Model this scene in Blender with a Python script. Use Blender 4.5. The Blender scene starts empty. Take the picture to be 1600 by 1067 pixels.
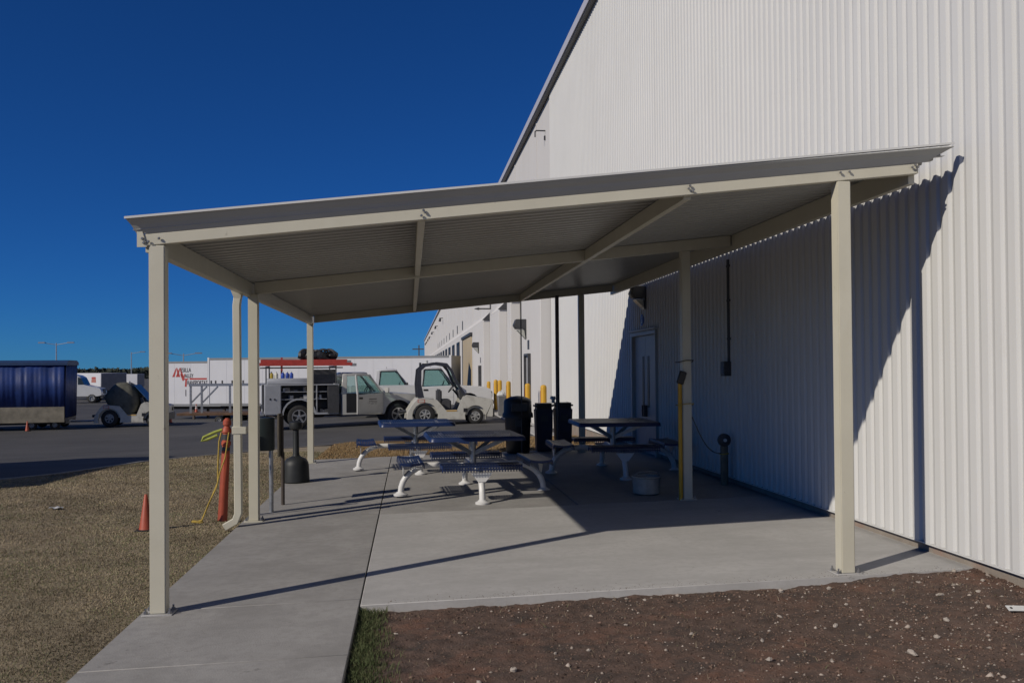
import bpy, bmesh, math, random
import numpy as np
from mathutils import Matrix, Vector

R = math.radians
rnd = random.Random(11)
nrg = np.random.default_rng(5)
SC = bpy.context.scene
COL = SC.collection

# ------------------------------------------------------------------ camera
CAM_H = 1.65
YAW, PITCH, ROLL = R(6.485), R(0.7), 0.008
cam_data = bpy.data.cameras.new('camera')
cam_data.sensor_fit = 'HORIZONTAL'
cam_data.sensor_width = 36.0
cam_data.lens = 1400.0 / 1600.0 * 36.0
cam_data.shift_y = 25.1 / 1600.0
cam_data.clip_start = 0.05
cam_data.clip_end = 6000
cam = bpy.data.objects.new('camera', cam_data)
COL.objects.link(cam)
fw = Vector((math.sin(YAW) * math.cos(PITCH), math.cos(YAW) * math.cos(PITCH), math.sin(PITCH)))
rt = Vector((math.cos(YAW), -math.sin(YAW), 0.0))
up = rt.cross(fw)
r2 = math.cos(ROLL) * rt - math.sin(ROLL) * up
u2 = math.sin(ROLL) * rt + math.cos(ROLL) * up
mw = Matrix.Identity(4)
for i in range(3):
    mw[i][0], mw[i][1], mw[i][2] = r2[i], u2[i], -fw[i]
mw[2][3] = CAM_H
cam.matrix_world = mw
SC.camera = cam

# ------------------------------------------------------------------ sky and sun
SUN_EL, SUN_AZ = R(30.5), R(58.5)          # light travels towards (sin az, cos az), downwards
world = bpy.data.worlds.new('World')
SC.world = world
world.use_nodes = True
wn = world.node_tree
for n in list(wn.nodes):
    wn.nodes.remove(n)
sky = wn.nodes.new('ShaderNodeTexSky')
sky.sky_type = 'NISHITA'
sky.sun_disc = False
sky.sun_elevation = SUN_EL
sky.sun_rotation = SUN_AZ + math.pi
sky.altitude = 3000
sky.air_density = 1.0
sky.dust_density = 0.0
sky.ozone_density = 10.0
# clear, deep winter sky: one even contrast and colour step over the whole dome
def vmath(op, a, val):
    n = wn.nodes.new('ShaderNodeVectorMath')
    n.operation = op
    wn.links.new(a, n.inputs[0])
    n.inputs[1].default_value = (val,) * 3
    return n.outputs[0]


sk1 = vmath('MULTIPLY', sky.outputs[0], 1 / 3.6)
gm = wn.nodes.new('ShaderNodeGamma')
gm.inputs['Gamma'].default_value = 0.95
wn.links.new(sk1, gm.inputs['Color'])
sk2 = vmath('MULTIPLY', gm.outputs[0], 3.6)
sk3 = wn.nodes.new('ShaderNodeVectorMath')
sk3.operation = 'MULTIPLY'
sk3.inputs[1].default_value = (0.21, 0.60, 0.97)
wn.links.new(sk2, sk3.inputs[0])
bg = wn.nodes.new('ShaderNodeBackground')
bg.inputs['Strength'].default_value = 0.1
wo = wn.nodes.new('ShaderNodeOutputWorld')
wn.links.new(sk3.outputs[0], bg.inputs['Color'])
wn.links.new(bg.outputs[0], wo.inputs['Surface'])
sun_data = bpy.data.lights.new('sun', 'SUN')
sun_data.energy = 5.0
sun_data.angle = R(0.55)
sun_data.color = (1.0, 0.925, 0.81)
sun = bpy.data.objects.new('sun', sun_data)
COL.objects.link(sun)
sd = Vector((math.sin(SUN_AZ) * math.cos(SUN_EL), math.cos(SUN_AZ) * math.cos(SUN_EL), -math.sin(SUN_EL)))
sun.rotation_euler = sd.to_track_quat('-Z', 'Y').to_euler()
sun.location = (-20, -15, 20)
vs = SC.view_settings
vs.view_transform = 'Standard'
vs.look = 'None'
vs.exposure = -0.7
vs.gamma = 1.0
vs.use_curve_mapping = False
SC.cycles.diffuse_bounces = 1
SC.cycles.max_bounces = 8

# ------------------------------------------------------------------ materials
MATS = {}


def mat(name, rgb, rough=0.6, metal=0.0, var=0.12, scale=6.0, bump=0.0, bscale=60.0, rgb2=None, detail=5.0, spec=0.5,
        stretch=None, coat=0.0):
    if name in MATS:
        return MATS[name]
    m = bpy.data.materials.new(name)
    m.use_nodes = True
    nt = m.node_tree
    b = nt.nodes['Principled BSDF']
    b.inputs['Roughness'].default_value = rough
    b.inputs['Metallic'].default_value = metal
    b.inputs['Specular IOR Level'].default_value = spec
    if coat:
        b.inputs['Coat Weight'].default_value = coat
        b.inputs['Coat Roughness'].default_value = 0.08
    tc = nt.nodes.new('ShaderNodeTexCoord')
    src = tc.outputs['Object']
    if stretch:
        mp = nt.nodes.new('ShaderNodeMapping')
        mp.inputs['Scale'].default_value = stretch
        nt.links.new(src, mp.inputs['Vector'])
        src = mp.outputs[0]
    no = nt.nodes.new('ShaderNodeTexNoise')
    no.inputs['Scale'].default_value = scale
    no.inputs['Detail'].default_value = detail
    no.inputs['Roughness'].default_value = 0.62
    nt.links.new(src, no.inputs['Vector'])
    cr = nt.nodes.new('ShaderNodeValToRGB')
    if rgb2 is None:
        lo = [c * (1 - var) for c in rgb]
        hi = [min(1, c * (1 + var)) for c in rgb]
    else:
        lo, hi = rgb, rgb2
    cr.color_ramp.elements[0].position = 0.32
    cr.color_ramp.elements[0].color = (*lo, 1)
    cr.color_ramp.elements[1].position = 0.68
    cr.color_ramp.elements[1].color = (*hi, 1)
    nt.links.new(no.outputs['Fac'], cr.inputs['Fac'])
    nt.links.new(cr.outputs['Color'], b.inputs['Base Color'])
    if bump:
        n2 = nt.nodes.new('ShaderNodeTexNoise')
        n2.inputs['Scale'].default_value = bscale
        n2.inputs['Detail'].default_value = 6
        nt.links.new(src, n2.inputs['Vector'])
        bp = nt.nodes.new('ShaderNodeBump')
        bp.inputs['Strength'].default_value = bump
        bp.inputs['Distance'].default_value = 0.01
        nt.links.new(n2.outputs['Fac'], bp.inputs['Height'])
        nt.links.new(bp.outputs['Normal'], b.inputs['Normal'])
    MATS[name] = m
    return m


def layer(m, rgb, scale, lo, hi, amount=1.0, stretch=None, detail=6.0, offset=0.0):
    """lay blotches of another colour (stains, dust, wear) over a material's base colour"""
    nt = m.node_tree
    b = nt.nodes['Principled BSDF']
    old = b.inputs['Base Color'].links[0].from_socket
    tc = nt.nodes.new('ShaderNodeTexCoord')
    mp = nt.nodes.new('ShaderNodeMapping')
    mp.inputs['Location'].default_value = (offset, offset * 1.7, offset * 0.6)
    if stretch:
        mp.inputs['Scale'].default_value = stretch
    nt.links.new(tc.outputs['Object'], mp.inputs['Vector'])
    no = nt.nodes.new('ShaderNodeTexNoise')
    no.inputs['Scale'].default_value = scale
    no.inputs['Detail'].default_value = detail
    no.inputs['Roughness'].default_value = 0.65
    nt.links.new(mp.outputs[0], no.inputs['Vector'])
    mr = nt.nodes.new('ShaderNodeMapRange')
    mr.inputs['From Min'].default_value = lo
    mr.inputs['From Max'].default_value = hi
    mr.inputs['To Max'].default_value = amount
    nt.links.new(no.outputs['Fac'], mr.inputs['Value'])
    mx = nt.nodes.new('ShaderNodeMix')
    mx.data_type = 'RGBA'
    nt.links.new(mr.outputs[0], mx.inputs['Factor'])
    nt.links.new(old, mx.inputs['A'])
    mx.inputs['B'].default_value = (*rgb, 1)
    nt.links.new(mx.outputs['Result'], b.inputs['Base Color'])
    return m


def attr_mat(name, attr, rough=0.8, spec=0.3):
    m = bpy.data.materials.new(name)
    m.use_nodes = True
    nt = m.node_tree
    b = nt.nodes['Principled BSDF']
    b.inputs['Roughness'].default_value = rough
    b.inputs['Specular IOR Level'].default_value = spec
    a = nt.nodes.new('ShaderNodeAttribute')
    a.attribute_name = attr
    nt.links.new(a.outputs['Color'], b.inputs['Base Color'])
    MATS[name] = m
    return m


def glass_mat(name, tint, see=0.6):
    m = bpy.data.materials.new(name)
    m.use_nodes = True
    nt = m.node_tree
    b = nt.nodes['Principled BSDF']
    b.inputs['Base Color'].default_value = (*tint, 1)
    b.inputs['Roughness'].default_value = 0.06
    tr = nt.nodes.new('ShaderNodeBsdfTransparent')
    tr.inputs['Color'].default_value = (0.80, 0.93, 0.91, 1)
    mx = nt.nodes.new('ShaderNodeMixShader')
    mx.inputs[0].default_value = see
    out = [n for n in nt.nodes if n.type == 'OUTPUT_MATERIAL'][0]
    nt.links.new(b.outputs[0], mx.inputs[1])
    nt.links.new(tr.outputs[0], mx.inputs[2])
    nt.links.new(mx.outputs[0], out.inputs['Surface'])
    MATS[name] = m
    return m


def perforated_mat(name, rgb, pitch=0.034, hole=0.011):
    """plastic-coated steel sheet with a grid of punched holes"""
    m = mat(name, rgb, 0.42, 0.0, 0.18, 3.0)
    nt = m.node_tree
    b = nt.nodes['Principled BSDF']
    out = [n for n in nt.nodes if n.type == 'OUTPUT_MATERIAL'][0]
    tc = nt.nodes.new('ShaderNodeTexCoord')
    sep = nt.nodes.new('ShaderNodeSeparateXYZ')
    nt.links.new(tc.outputs['Object'], sep.inputs[0])

    def math_(op, a, bb=None):
        n = nt.nodes.new('ShaderNodeMath')
        n.operation = op
        for i, x in enumerate((a, bb)):
            if x is None:
                continue
            if isinstance(x, (int, float)):
                n.inputs[i].default_value = x
            else:
                nt.links.new(x, n.inputs[i])
        return n.outputs[0]
    yz = math_('ADD', sep.outputs[1], sep.outputs[2])
    u = math_('SUBTRACT', math_('FRACT', math_('DIVIDE', sep.outputs[0], pitch)), 0.5)
    v = math_('SUBTRACT', math_('FRACT', math_('DIVIDE', yz, pitch)), 0.5)
    d = math_('SQRT', math_('ADD', math_('MULTIPLY', u, u), math_('MULTIPLY', v, v)))
    inside = math_('LESS_THAN', d, hole / pitch)
    tr = nt.nodes.new('ShaderNodeBsdfTransparent')
    mx = nt.nodes.new('ShaderNodeMixShader')
    nt.links.new(inside, mx.inputs[0])
    nt.links.new(b.outputs[0], mx.inputs[1])
    nt.links.new(tr.outputs[0], mx.inputs[2])
    nt.links.new(mx.outputs[0], out.inputs['Surface'])
    return m


# ------------------------------------------------------------------ mesh helpers
class MB:
    def __init__(s):
        s.v = []
        s.f = []

    def add(s, vs_, fs):
        o = len(s.v)
        s.v.extend([tuple(p) for p in vs_])
        s.f.extend([tuple(i + o for i in f) for f in fs])
        return s

    def bb(s, x0, x1, y0, y1, z0, z1):
        return s.add([(x0, y0, z0), (x1, y0, z0), (x1, y1, z0), (x0, y1, z0), (x0, y0, z1), (x1, y0, z1), (x1, y1, z1), (x0, y1, z1)],
                     [(0, 3, 2, 1), (4, 5, 6, 7), (0, 1, 5, 4), (1, 2, 6, 5), (2, 3, 7, 6), (3, 0, 4, 7)])

    def box(s, c, size, rot=None):
        hx, hy, hz = [a / 2 for a in size]
        pts = [Vector(p) for p in ((-hx, -hy, -hz), (hx, -hy, -hz), (hx, hy, -hz), (-hx, hy, -hz), (-hx, -hy, hz), (hx, -hy, hz), (hx, hy, hz), (-hx, hy, hz))]
        if rot is not None:
            pts = [rot @ p for p in pts]
        c = Vector(c)
        return s.add([p + c for p in pts], [(0, 3, 2, 1), (4, 5, 6, 7), (0, 1, 5, 4), (1, 2, 6, 5), (2, 3, 7, 6), (3, 0, 4, 7)])

    def bar(s, p0, p1, w, h, upv=(0, 0, 1)):
        """rectangular bar from p0 to p1"""
        p0, p1 = Vector(p0), Vector(p1)
        d = (p1 - p0).normalized()
        u = Vector(upv)
        a = d.cross(u)
        if a.length < 1e-4:
            a = d.cross(Vector((1, 0, 0)))
        a.normalize()
        b = a.cross(d).normalized()
        v = []
        for p in (p0, p1):
            for sx, sy in ((-1, -1), (1, -1), (1, 1), (-1, 1)):
                v.append(p + a * sx * w / 2 + b * sy * h / 2)
        return s.add(v, [(0, 1, 2, 3), (7, 6, 5, 4), (0, 4, 5, 1), (1, 5, 6, 2), (2, 6, 7, 3), (3, 7, 4, 0)])

    def tube(s, path, r, n=10, caps=True):
        path = [Vector(p) for p in path]
        rs = r if isinstance(r, (list, tuple)) else [r] * len(path)
        rings = []
        prev = None
        for i, p in enumerate(path):
            if i == 0:
                t = path[1] - p
            elif i == len(path) - 1:
                t = p - path[i - 1]
            else:
                t = (path[i + 1] - p).normalized() + (p - path[i - 1]).normalized()
            t.normalize()
            if prev is None:
                a = t.cross(Vector((0, 0, 1)))
                if a.length < 1e-3:
                    a = t.cross(Vector((1, 0, 0)))
            else:
                a = prev - t * prev.dot(t)
            a.normalize()
            prev = a
            b = t.cross(a)
            rings.append([p + (a * math.cos(2 * math.pi * k / n) + b * math.sin(2 * math.pi * k / n)) * rs[i] for k in range(n)])
        return s.loft(rings, caps)

    def loft(s, rings, caps=True):
        n = len(rings[0])
        v = [p for r_ in rings for p in r_]
        f = []
        for i in range(len(rings) - 1):
            for k in range(n):
                k2 = (k + 1) % n
                f.append((i * n + k, i * n + k2, (i + 1) * n + k2, (i + 1) * n + k))
        if caps:
            f.append(tuple(range(n - 1, -1, -1)))
            f.append(tuple((len(rings) - 1) * n + k for k in range(n)))
        return s.add(v, f)

    def lathe(s, prof, n=20, c=(0, 0, 0), axis='z', caps=True):
        rings = []
        for r_, z in prof:
            ring = []
            for k in range(n):
                a = 2 * math.pi * k / n
                x, y = r_ * math.cos(a), r_ * math.sin(a)
                p = {'z': (x, y, z), 'y': (x, z, -y), 'x': (z, x, y)}[axis]
                ring.append((p[0] + c[0], p[1] + c[1], p[2] + c[2]))
            rings.append(ring)
        return s.loft(rings, caps)

    def prism(s, prof, a, b, axis='y', edge=0.0, shrink=0.0):
        """2D profile extruded along an axis; edge>0 rounds the two ends a little"""
        cx = sum(p[0] for p in prof) / len(prof)
        cz = sum(p[1] for p in prof) / len(prof)

        def put(p, t, k=1.0):
            x, z = cx + (p[0] - cx) * k, cz + (p[1] - cz) * k
            return {'y': (x, t, z), 'x': (t, x, z), 'z': (x, z, t)}[axis]
        if edge:
            k = 1 - shrink
            rings = [[put(p, a, k) for p in prof], [put(p, a + edge) for p in prof], [put(p, b - edge) for p in prof], [put(p, b, k) for p in prof]]
        else:
            rings = [[put(p, a) for p in prof], [put(p, b) for p in prof]]
        return s.loft(rings)

    def sphere(s, c, r, n=12, m=8, sq=(1, 1, 1)):
        prof = [(max(1e-4, r * math.sin(math.pi * i / m)), -r * math.cos(math.pi * i / m)) for i in range(m + 1)]
        rings = []
        for rr, z in prof:
            rings.append([(c[0] + rr * math.cos(2 * math.pi * k / n) * sq[0], c[1] + rr * math.sin(2 * math.pi * k / n) * sq[1], c[2] + z * sq[2]) for k in range(n)])
        return s.loft(rings)

    def build(s, name, material, parent=None, smooth=38, bevel=0.0, seg=1, loc=None):
        me = bpy.data.meshes.new(name)
        me.from_pydata([tuple(p) for p in s.v], [], s.f)
        bm = bmesh.new()
        bm.from_mesh(me)
        bmesh.ops.recalc_face_normals(bm, faces=bm.faces)
        if bevel:
            es = [e for e in bm.edges if len(e.link_faces) == 2 and e.calc_face_angle(0) > 0.5]
            bmesh.ops.bevel(bm, geom=es, offset=bevel, segments=seg, affect='EDGES', clamp_overlap=True)
        bm.to_mesh(me)
        bm.free()
        if smooth:
            for p in me.polygons:
                p.use_smooth = True
            me.set_sharp_from_angle(angle=R(smooth))
        me.materials.append(material)
        o = bpy.data.objects.new(name, me)
        COL.objects.link(o)
        if parent is not None:
            o.parent = parent
        if loc is not None:
            o.location = loc
        return o


def tag(o, label=None, cat=None, group=None, kind=None):
    if label:
        o['label'] = label
    if cat:
        o['category'] = cat
    if group:
        o['group'] = group
    if kind:
        o['kind'] = kind
    return o


def thing(name, loc, label, cat, rz=0.0, group=None):
    o = bpy.data.objects.new(name, None)
    o.empty_display_size = 0.2
    COL.objects.link(o)
    o.location = loc
    o.rotation_euler = (0, 0, rz)
    return tag(o, label, cat, group)


def copy_tree(o, parent=None):
    c = o.copy()
    COL.objects.link(c)
    if parent is not None:
        c.parent = parent
    for ch in list(o.children):
        copy_tree(ch, c)
    return c


def raw_mesh(name, verts, faces_n, material, nper=3, col=None, smooth=False):
    """big numpy mesh: verts (N,3), faces (M,nper)"""
    me = bpy.data.meshes.new(name)
    verts = np.asarray(verts, np.float32)
    faces_n = np.asarray(faces_n, np.int32)
    me.vertices.add(len(verts))
    me.vertices.foreach_set('co', verts.ravel())
    me.loops.add(faces_n.size)
    me.loops.foreach_set('vertex_index', faces_n.ravel())
    me.polygons.add(len(faces_n))
    me.polygons.foreach_set('loop_start', np.arange(0, faces_n.size, nper, dtype=np.int32))
    me.polygons.foreach_set('loop_total', np.full(len(faces_n), nper, np.int32))
    me.update(calc_edges=True)
    if smooth:
        me.polygons.foreach_set('use_smooth', np.ones(len(faces_n), bool))
    if col is not None:
        ca = me.color_attributes.new('tone', 'FLOAT_COLOR', 'POINT')
        ca.data.foreach_set('color', np.asarray(col, np.float32).ravel())
    me.materials.append(material)
    o = bpy.data.objects.new(name, me)
    COL.objects.link(o)
    return o


def smst(a, b, x):
    t = np.clip((np.asarray(x, float) - a) / (b - a), 0, 1)
    return t * t * (3 - 2 * t)


def G(x, y):
    """height of the open ground"""
    q = -.1 - .03 * np.clip(2 - np.asarray(x, float), 0, 10)
    z = -.05 + (q + .05) * smst(14, 28, y)
    return z - 1.25 * smst(36, 56, y)


def gz(x, y):
    return float(G(x, y))


SLOPE = 0.0224


def FZ(x):
    """top of the sloping canopy slab"""
    return SLOPE * (x + 1.71)


ROAD = [(-60, 9.0), (-20, 11.5), (-9, 13.6), (-6.41, 14.9), (-5.75, 15.75), (-5.06, 17.9), (-3.39, 20.2), (-1.28, 22.2), (0.9, 22.3), (4.15, 22.3)]


def road_y(x):
    return np.interp(x, [p[0] for p in ROAD], [p[1] for p in ROAD])


WX = 4.18        # wall plane


# ------------------------------------------------------------------ shared materials
M_concrete = mat('concrete_old', (0.33, 0.316, 0.296), 0.9, 0, 0.1, 2.2, 0.25, 90)
layer(M_concrete, (0.235, 0.223, 0.206), 1.3, 0.48, 0.7, 0.8)
layer(M_concrete, (0.255, 0.243, 0.228), 14, 0.45, 0.65, 0.6, offset=13)
layer(M_concrete, (0.33, 0.32, 0.30), 60, 0.5, 0.7, 0.35, stretch=(0.12, 1.6, 1), offset=17)
layer(M_concrete, (0.34, 0.33, 0.31), 26, 0.55, 0.75, 0.45, offset=3)
layer(M_concrete, (0.09, 0.085, 0.08), 7, 0.67, 0.74, 0.6, offset=8)
M_concrete_new = mat('concrete_new', (0.45, 0.435, 0.415), 0.9, 0, 0.08, 1.6, 0.22, 100)
layer(M_concrete_new, (0.37, 0.358, 0.338), 2.0, 0.46, 0.68, 0.8, stretch=(0.6, 1.6, 1))
layer(M_concrete_new, (0.38, 0.367, 0.347), 16, 0.45, 0.65, 0.6, offset=13)
layer(M_concrete_new, (0.47, 0.46, 0.44), 60, 0.5, 0.7, 0.35, stretch=(0.12, 1.6, 1), offset=17)
layer(M_concrete_new, (0.48, 0.47, 0.45), 30, 0.55, 0.75, 0.4, offset=4)
layer(M_concrete_new, (0.12, 0.115, 0.11), 9, 0.68, 0.74, 0.6, offset=11, stretch=(0.5, 1, 1))
M_foundation = mat('foundation', (0.27, 0.23, 0.19), 0.9, 0, 0.15, 5, 0.4, 60)
layer(M_foundation, (0.33, 0.17, 0.12), 2.6, 0.5, 0.68, 0.6)
M_wall = mat('wall_paint', (0.66, 0.655, 0.635), 0.6, 0, 0.025, 0.6, spec=0.15)
layer(M_wall, (0.55, 0.54, 0.51), 1.1, 0.55, 0.8, 0.35, stretch=(1, 2.5, 0.12))
layer(M_wall, (0.5, 0.47, 0.42), 5.0, 0.62, 0.8, 0.3, stretch=(1, 3, 0.5), offset=6)
M_wall_far = mat('wall_smooth_panel', (0.64, 0.62, 0.595), 0.7, 0, 0.03, 0.4, spec=0.08)
layer(M_wall_far, (0.55, 0.53, 0.5), 0.8, 0.55, 0.8, 0.35, stretch=(1, 1.5, 0.1))
M_trim = mat('eave_trim', (0.50, 0.50, 0.56), 0.5, 0, 0.05)
M_dark = mat('dark_gap', (0.02, 0.02, 0.02), 0.8)
M_cream = mat('cream_steel', (0.60, 0.565, 0.45), 0.42, 0, 0.04, 3)
layer(M_cream, (0.47, 0.43, 0.33), 5, 0.6, 0.8, 0.4, stretch=(1, 1, 0.3))
layer(M_cream, (0.22, 0.19, 0.14), 16, 0.69, 0.76, 0.65, stretch=(1, 1, 0.5), offset=21)
layer(M_cream, (0.70, 0.67, 0.57), 3, 0.55, 0.75, 0.4, stretch=(1, 1, 0.25), offset=31)
M_deck = mat('roof_deck', (0.40, 0.395, 0.365), 0.36, 0, 0.06, 1.0)
M_galv = mat('galvanised', (0.40, 0.41, 0.42), 0.42, 0.75, 0.2, 14)
M_bolt = mat('bolt_steel', (0.30, 0.30, 0.31), 0.4, 0.8, 0.2, 30)
M_white_pow = mat('white_powder_coat', (0.72, 0.71, 0.69), 0.38, 0, 0.06, 4)
layer(M_white_pow, (0.4, 0.37, 0.33), 14, 0.62, 0.75, 0.5)
M_blue_perf = perforated_mat('blue_perforated', (0.010, 0.021, 0.068))
M_blue = mat('blue_coated', (0.011, 0.028, 0.10), 0.4, 0, 0.15, 5)
M_black = mat('black_plastic', (0.014, 0.014, 0.016), 0.45, 0, 0.2, 8)
M_navy = mat('navy_plastic', (0.012, 0.02, 0.05), 0.45, 0, 0.2, 8)
M_rubber = mat('tyre_rubber', (0.022, 0.021, 0.02), 0.8, 0, 0.3, 12, 0.2, 90)
M_rim = mat('rim_alloy', (0.5, 0.5, 0.5), 0.28, 0.85, 0.2, 10)
M_rim_grey = mat('rim_painted', (0.34, 0.34, 0.33), 0.5, 0.2, 0.2, 10)
M_white_car = mat('white_car_paint', (0.64, 0.64, 0.63), 0.3, 0, 0.04, 2, coat=0.5)
layer(M_white_car, (0.42, 0.39, 0.34), 3, 0.55, 0.8, 0.35, stretch=(1, 1, 1.5))
M_service = mat('service_truck_paint', (0.47, 0.46, 0.43), 0.35, 0, 0.05, 2, coat=0.4)
layer(M_service, (0.3, 0.28, 0.23), 3, 0.5, 0.8, 0.5)
M_box_grey = mat('utility_box_grey', (0.36, 0.37, 0.39), 0.45, 0.1, 0.07, 3)
layer(M_box_grey, (0.2, 0.19, 0.18), 5, 0.58, 0.8, 0.5)
M_dark_grey = mat('dark_grey_metal', (0.06, 0.06, 0.063), 0.5, 0.2, 0.2, 6)
M_tug = mat('tug_paint', (0.50, 0.485, 0.43), 0.45, 0, 0.07, 3)
layer(M_tug, (0.22, 0.2, 0.16), 5, 0.53, 0.72, 0.65)
M_cage = mat('cage_black', (0.03, 0.032, 0.045), 0.5, 0.1, 0.2, 8)
M_yellow = mat('safety_yellow', (0.60, 0.33, 0.02), 0.5, 0, 0.1, 6)
layer(M_yellow, (0.25, 0.13, 0.03), 9, 0.62, 0.75, 0.6)
M_orange = mat('safety_orange', (0.42, 0.08, 0.038), 0.55, 0, 0.15, 6)
layer(M_orange, (0.28, 0.06, 0.03), 7, 0.55, 0.75, 0.6)
M_red = mat('ladder_red', (0.48, 0.06, 0.045), 0.5, 0, 0.15, 6)
M_reflect = mat('reflective_white', (0.62, 0.62, 0.6), 0.4, 0, 0.1, 10)
M_rope = mat('yellow_rope', (0.46, 0.32, 0.06), 0.8, 0, 0.25, 60)
M_glass = glass_mat('vehicle_glass', (0.08, 0.12, 0.12), 0.84)
M_seat = mat('seat_fabric', (0.05, 0.05, 0.055), 0.85, 0, 0.2, 12)
M_tarp = mat('dark_tarpaulin', (0.10, 0.098, 0.075), 0.7, 0, 0.4, 5, 0.6, 12)
M_curtain = mat('blue_curtain', (0.009, 0.032, 0.15), 0.55, 0, 0.25, 2.5, 0.3, 15)
layer(M_curtain, (0.015, 0.065, 0.25), 4, 0.55, 0.75, 0.5, stretch=(3, 3, 0.4))
M_trailer = mat('trailer_white', (0.62, 0.62, 0.64), 0.5, 0, 0.04, 0.8)
layer(M_trailer, (0.45, 0.44, 0.42), 1.2, 0.55, 0.8, 0.3, stretch=(2, 2, 0.3))
M_trailer_grey = mat('trailer_grey', (0.22, 0.225, 0.23), 0.55, 0.1, 0.08, 2)
M_rust = mat('dirty_underframe', (0.07, 0.055, 0.045), 0.8, 0, 0.3, 4)
M_text_dark = mat('print_dark', (0.03, 0.025, 0.03), 0.6)
M_text_red = mat('print_red', (0.42, 0.04, 0.03), 0.6)
M_beige = mat('beige_door', (0.50, 0.40, 0.25), 0.55, 0, 0.05, 1)
M_lens = mat('lamp_lens', (0.45, 0.45, 0.4), 0.25)
M_door = mat('door_paint', (0.42, 0.42, 0.42), 0.45, 0, 0.05, 3)
M_asphalt = mat('asphalt', (0.070, 0.068, 0.067), 0.85, 0, 0.2, 0.6, 0.5, 120)
layer(M_asphalt, (0.105, 0.10, 0.094), 0.22, 0.45, 0.7, 0.7, stretch=(0.35, 1, 1))
layer(M_asphalt, (0.042, 0.04, 0.04), 0.35, 0.55, 0.66, 0.7, stretch=(0.18, 1.2, 1), offset=5)
layer(M_asphalt, (0.14, 0.135, 0.125), 60, 0.6, 0.75, 0.5, offset=9)
M_lawn = mat('dry_lawn_soil', (0.25, 0.20, 0.128), 0.95, 0, 0.3, 3, 0.8, 50)
layer(M_lawn, (0.31, 0.25, 0.165), 1.1, 0.45, 0.65, 0.7)
layer(M_lawn, (0.19, 0.18, 0.10), 0.8, 0.55, 0.72, 0.6, offset=7)
M_soil = mat('bare_soil', (0.10, 0.064, 0.048), 0.95, 0, 0.35, 9, 1.0, 70)
layer(M_soil, (0.19, 0.09, 0.055), 1.6, 0.5, 0.68, 0.7)
layer(M_soil, (0.045, 0.036, 0.03), 4.5, 0.5, 0.66, 0.75, offset=6)
layer(M_soil, (0.20, 0.16, 0.13), 34, 0.58, 0.72, 0.6, offset=2)
M_far = mat('far_ground', (0.09, 0.085, 0.075), 0.95, 0, 0.2, 0.02)
M_stone = mat('pale_stone', (0.46, 0.40, 0.34), 0.9, 0, 0.25, 20, 0.4, 60)
M_leaf_far = mat('far_tree_leaves', (0.035, 0.045, 0.03), 0.9, 0, 0.4, 0.3)

# ------------------------------------------------------------------ terrain
xs = np.unique(np.concatenate([np.linspace(-2500, -60, 14), np.linspace(-60, -12, 20), np.linspace(-12, 6, 37), np.linspace(6, 60, 14), np.linspace(60, 2500, 12)]))
ys = np.unique(np.concatenate([np.linspace(-400, -20, 6), np.linspace(-20, 12, 17), np.linspace(12, 60, 60), np.linspace(60, 130, 20), np.linspace(130, 4000, 22)]))
XX, YY = np.meshgrid(xs, ys)
ZZ = G(XX, YY) - 0.07
nx, ny = len(xs), len(ys)
idx = np.arange(nx * ny).reshape(ny, nx)
F4 = np.stack([idx[:-1, :-1], idx[:-1, 1:], idx[1:, 1:], idx[1:, :-1]], -1).reshape(-1, 4)
tag(raw_mesh('ground', np.stack([XX, YY, ZZ], -1).reshape(-1, 3), F4, M_far, 4, smooth=True), kind='structure')


def sheet(name, us, ts, fn, material):
    """grid sheet: fn(u, t) -> x, y, z arrays"""
    U, T = np.meshgrid(us, ts)
    x, y, z = fn(U, T)
    a, b = len(us), len(ts)
    i = np.arange(a * b).reshape(b, a)
    f = np.stack([i[:-1, :-1], i[:-1, 1:], i[1:, 1:], i[1:, :-1]], -1).reshape(-1, 4)
    o = raw_mesh(name, np.stack([x, y, z], -1).reshape(-1, 3), f, material, 4, smooth=True)
    return tag(o, kind='structure')


def lot_fn(u, t):
    y0 = road_y(u)
    y = y0 + (150 - y0) * t ** 2
    return u, y, G(u, y) - 0.012


us_ = np.unique(np.concatenate([np.linspace(-70, -12, 30), np.linspace(-12, 4.15, 60)]))
sheet('asphalt_lot', us_, np.linspace(0, 1, 90), lot_fn, M_asphalt)

# noise for uneven soil and turf
_ph = nrg.uniform(0, 6.28, (24, 2))
_fr = nrg.uniform(-1, 1, (24, 2))


def bumps(x, y, base, n=24):
    z = np.zeros_like(np.asarray(x, float))
    for k in range(n):
        f = base * (1 + 0.35 * k)
        z += np.sin(x * _fr[k, 0] * f + _ph[k, 0]) * np.cos(y * _fr[k, 1] * f + _ph[k, 1]) / (1 + 0.25 * k)
    return z / 4.0


def lawn_z(x, y):
    x = np.asarray(x, float)
    return G(x, y) + 0.012 * bumps(x, y, 2.0) + 0.025 - 0.025 * smst(-2.2, -1.85, x)


def lawn_fn(u, t):
    y = -4 + (road_y(u) - 0.06 + 4) * t
    return u, y, lawn_z(u, y)


sheet('lawn', np.unique(np.concatenate([np.linspace(-40, -9, 14), np.linspace(-9, -1.78, 60)])), np.linspace(0, 1, 90), lawn_fn, M_lawn)


def verge_fn(u, t):
    y = 16.88 + (road_y(u) - 0.06 - 16.88) * t
    return u, y, G(u, y) + 0.03 + 0.012 * bumps(u, y, 2.0)


sheet('grass_verge', np.linspace(-1.8, 4.15, 40), np.linspace(0, 1, 34), verge_fn, M_lawn)

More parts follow.
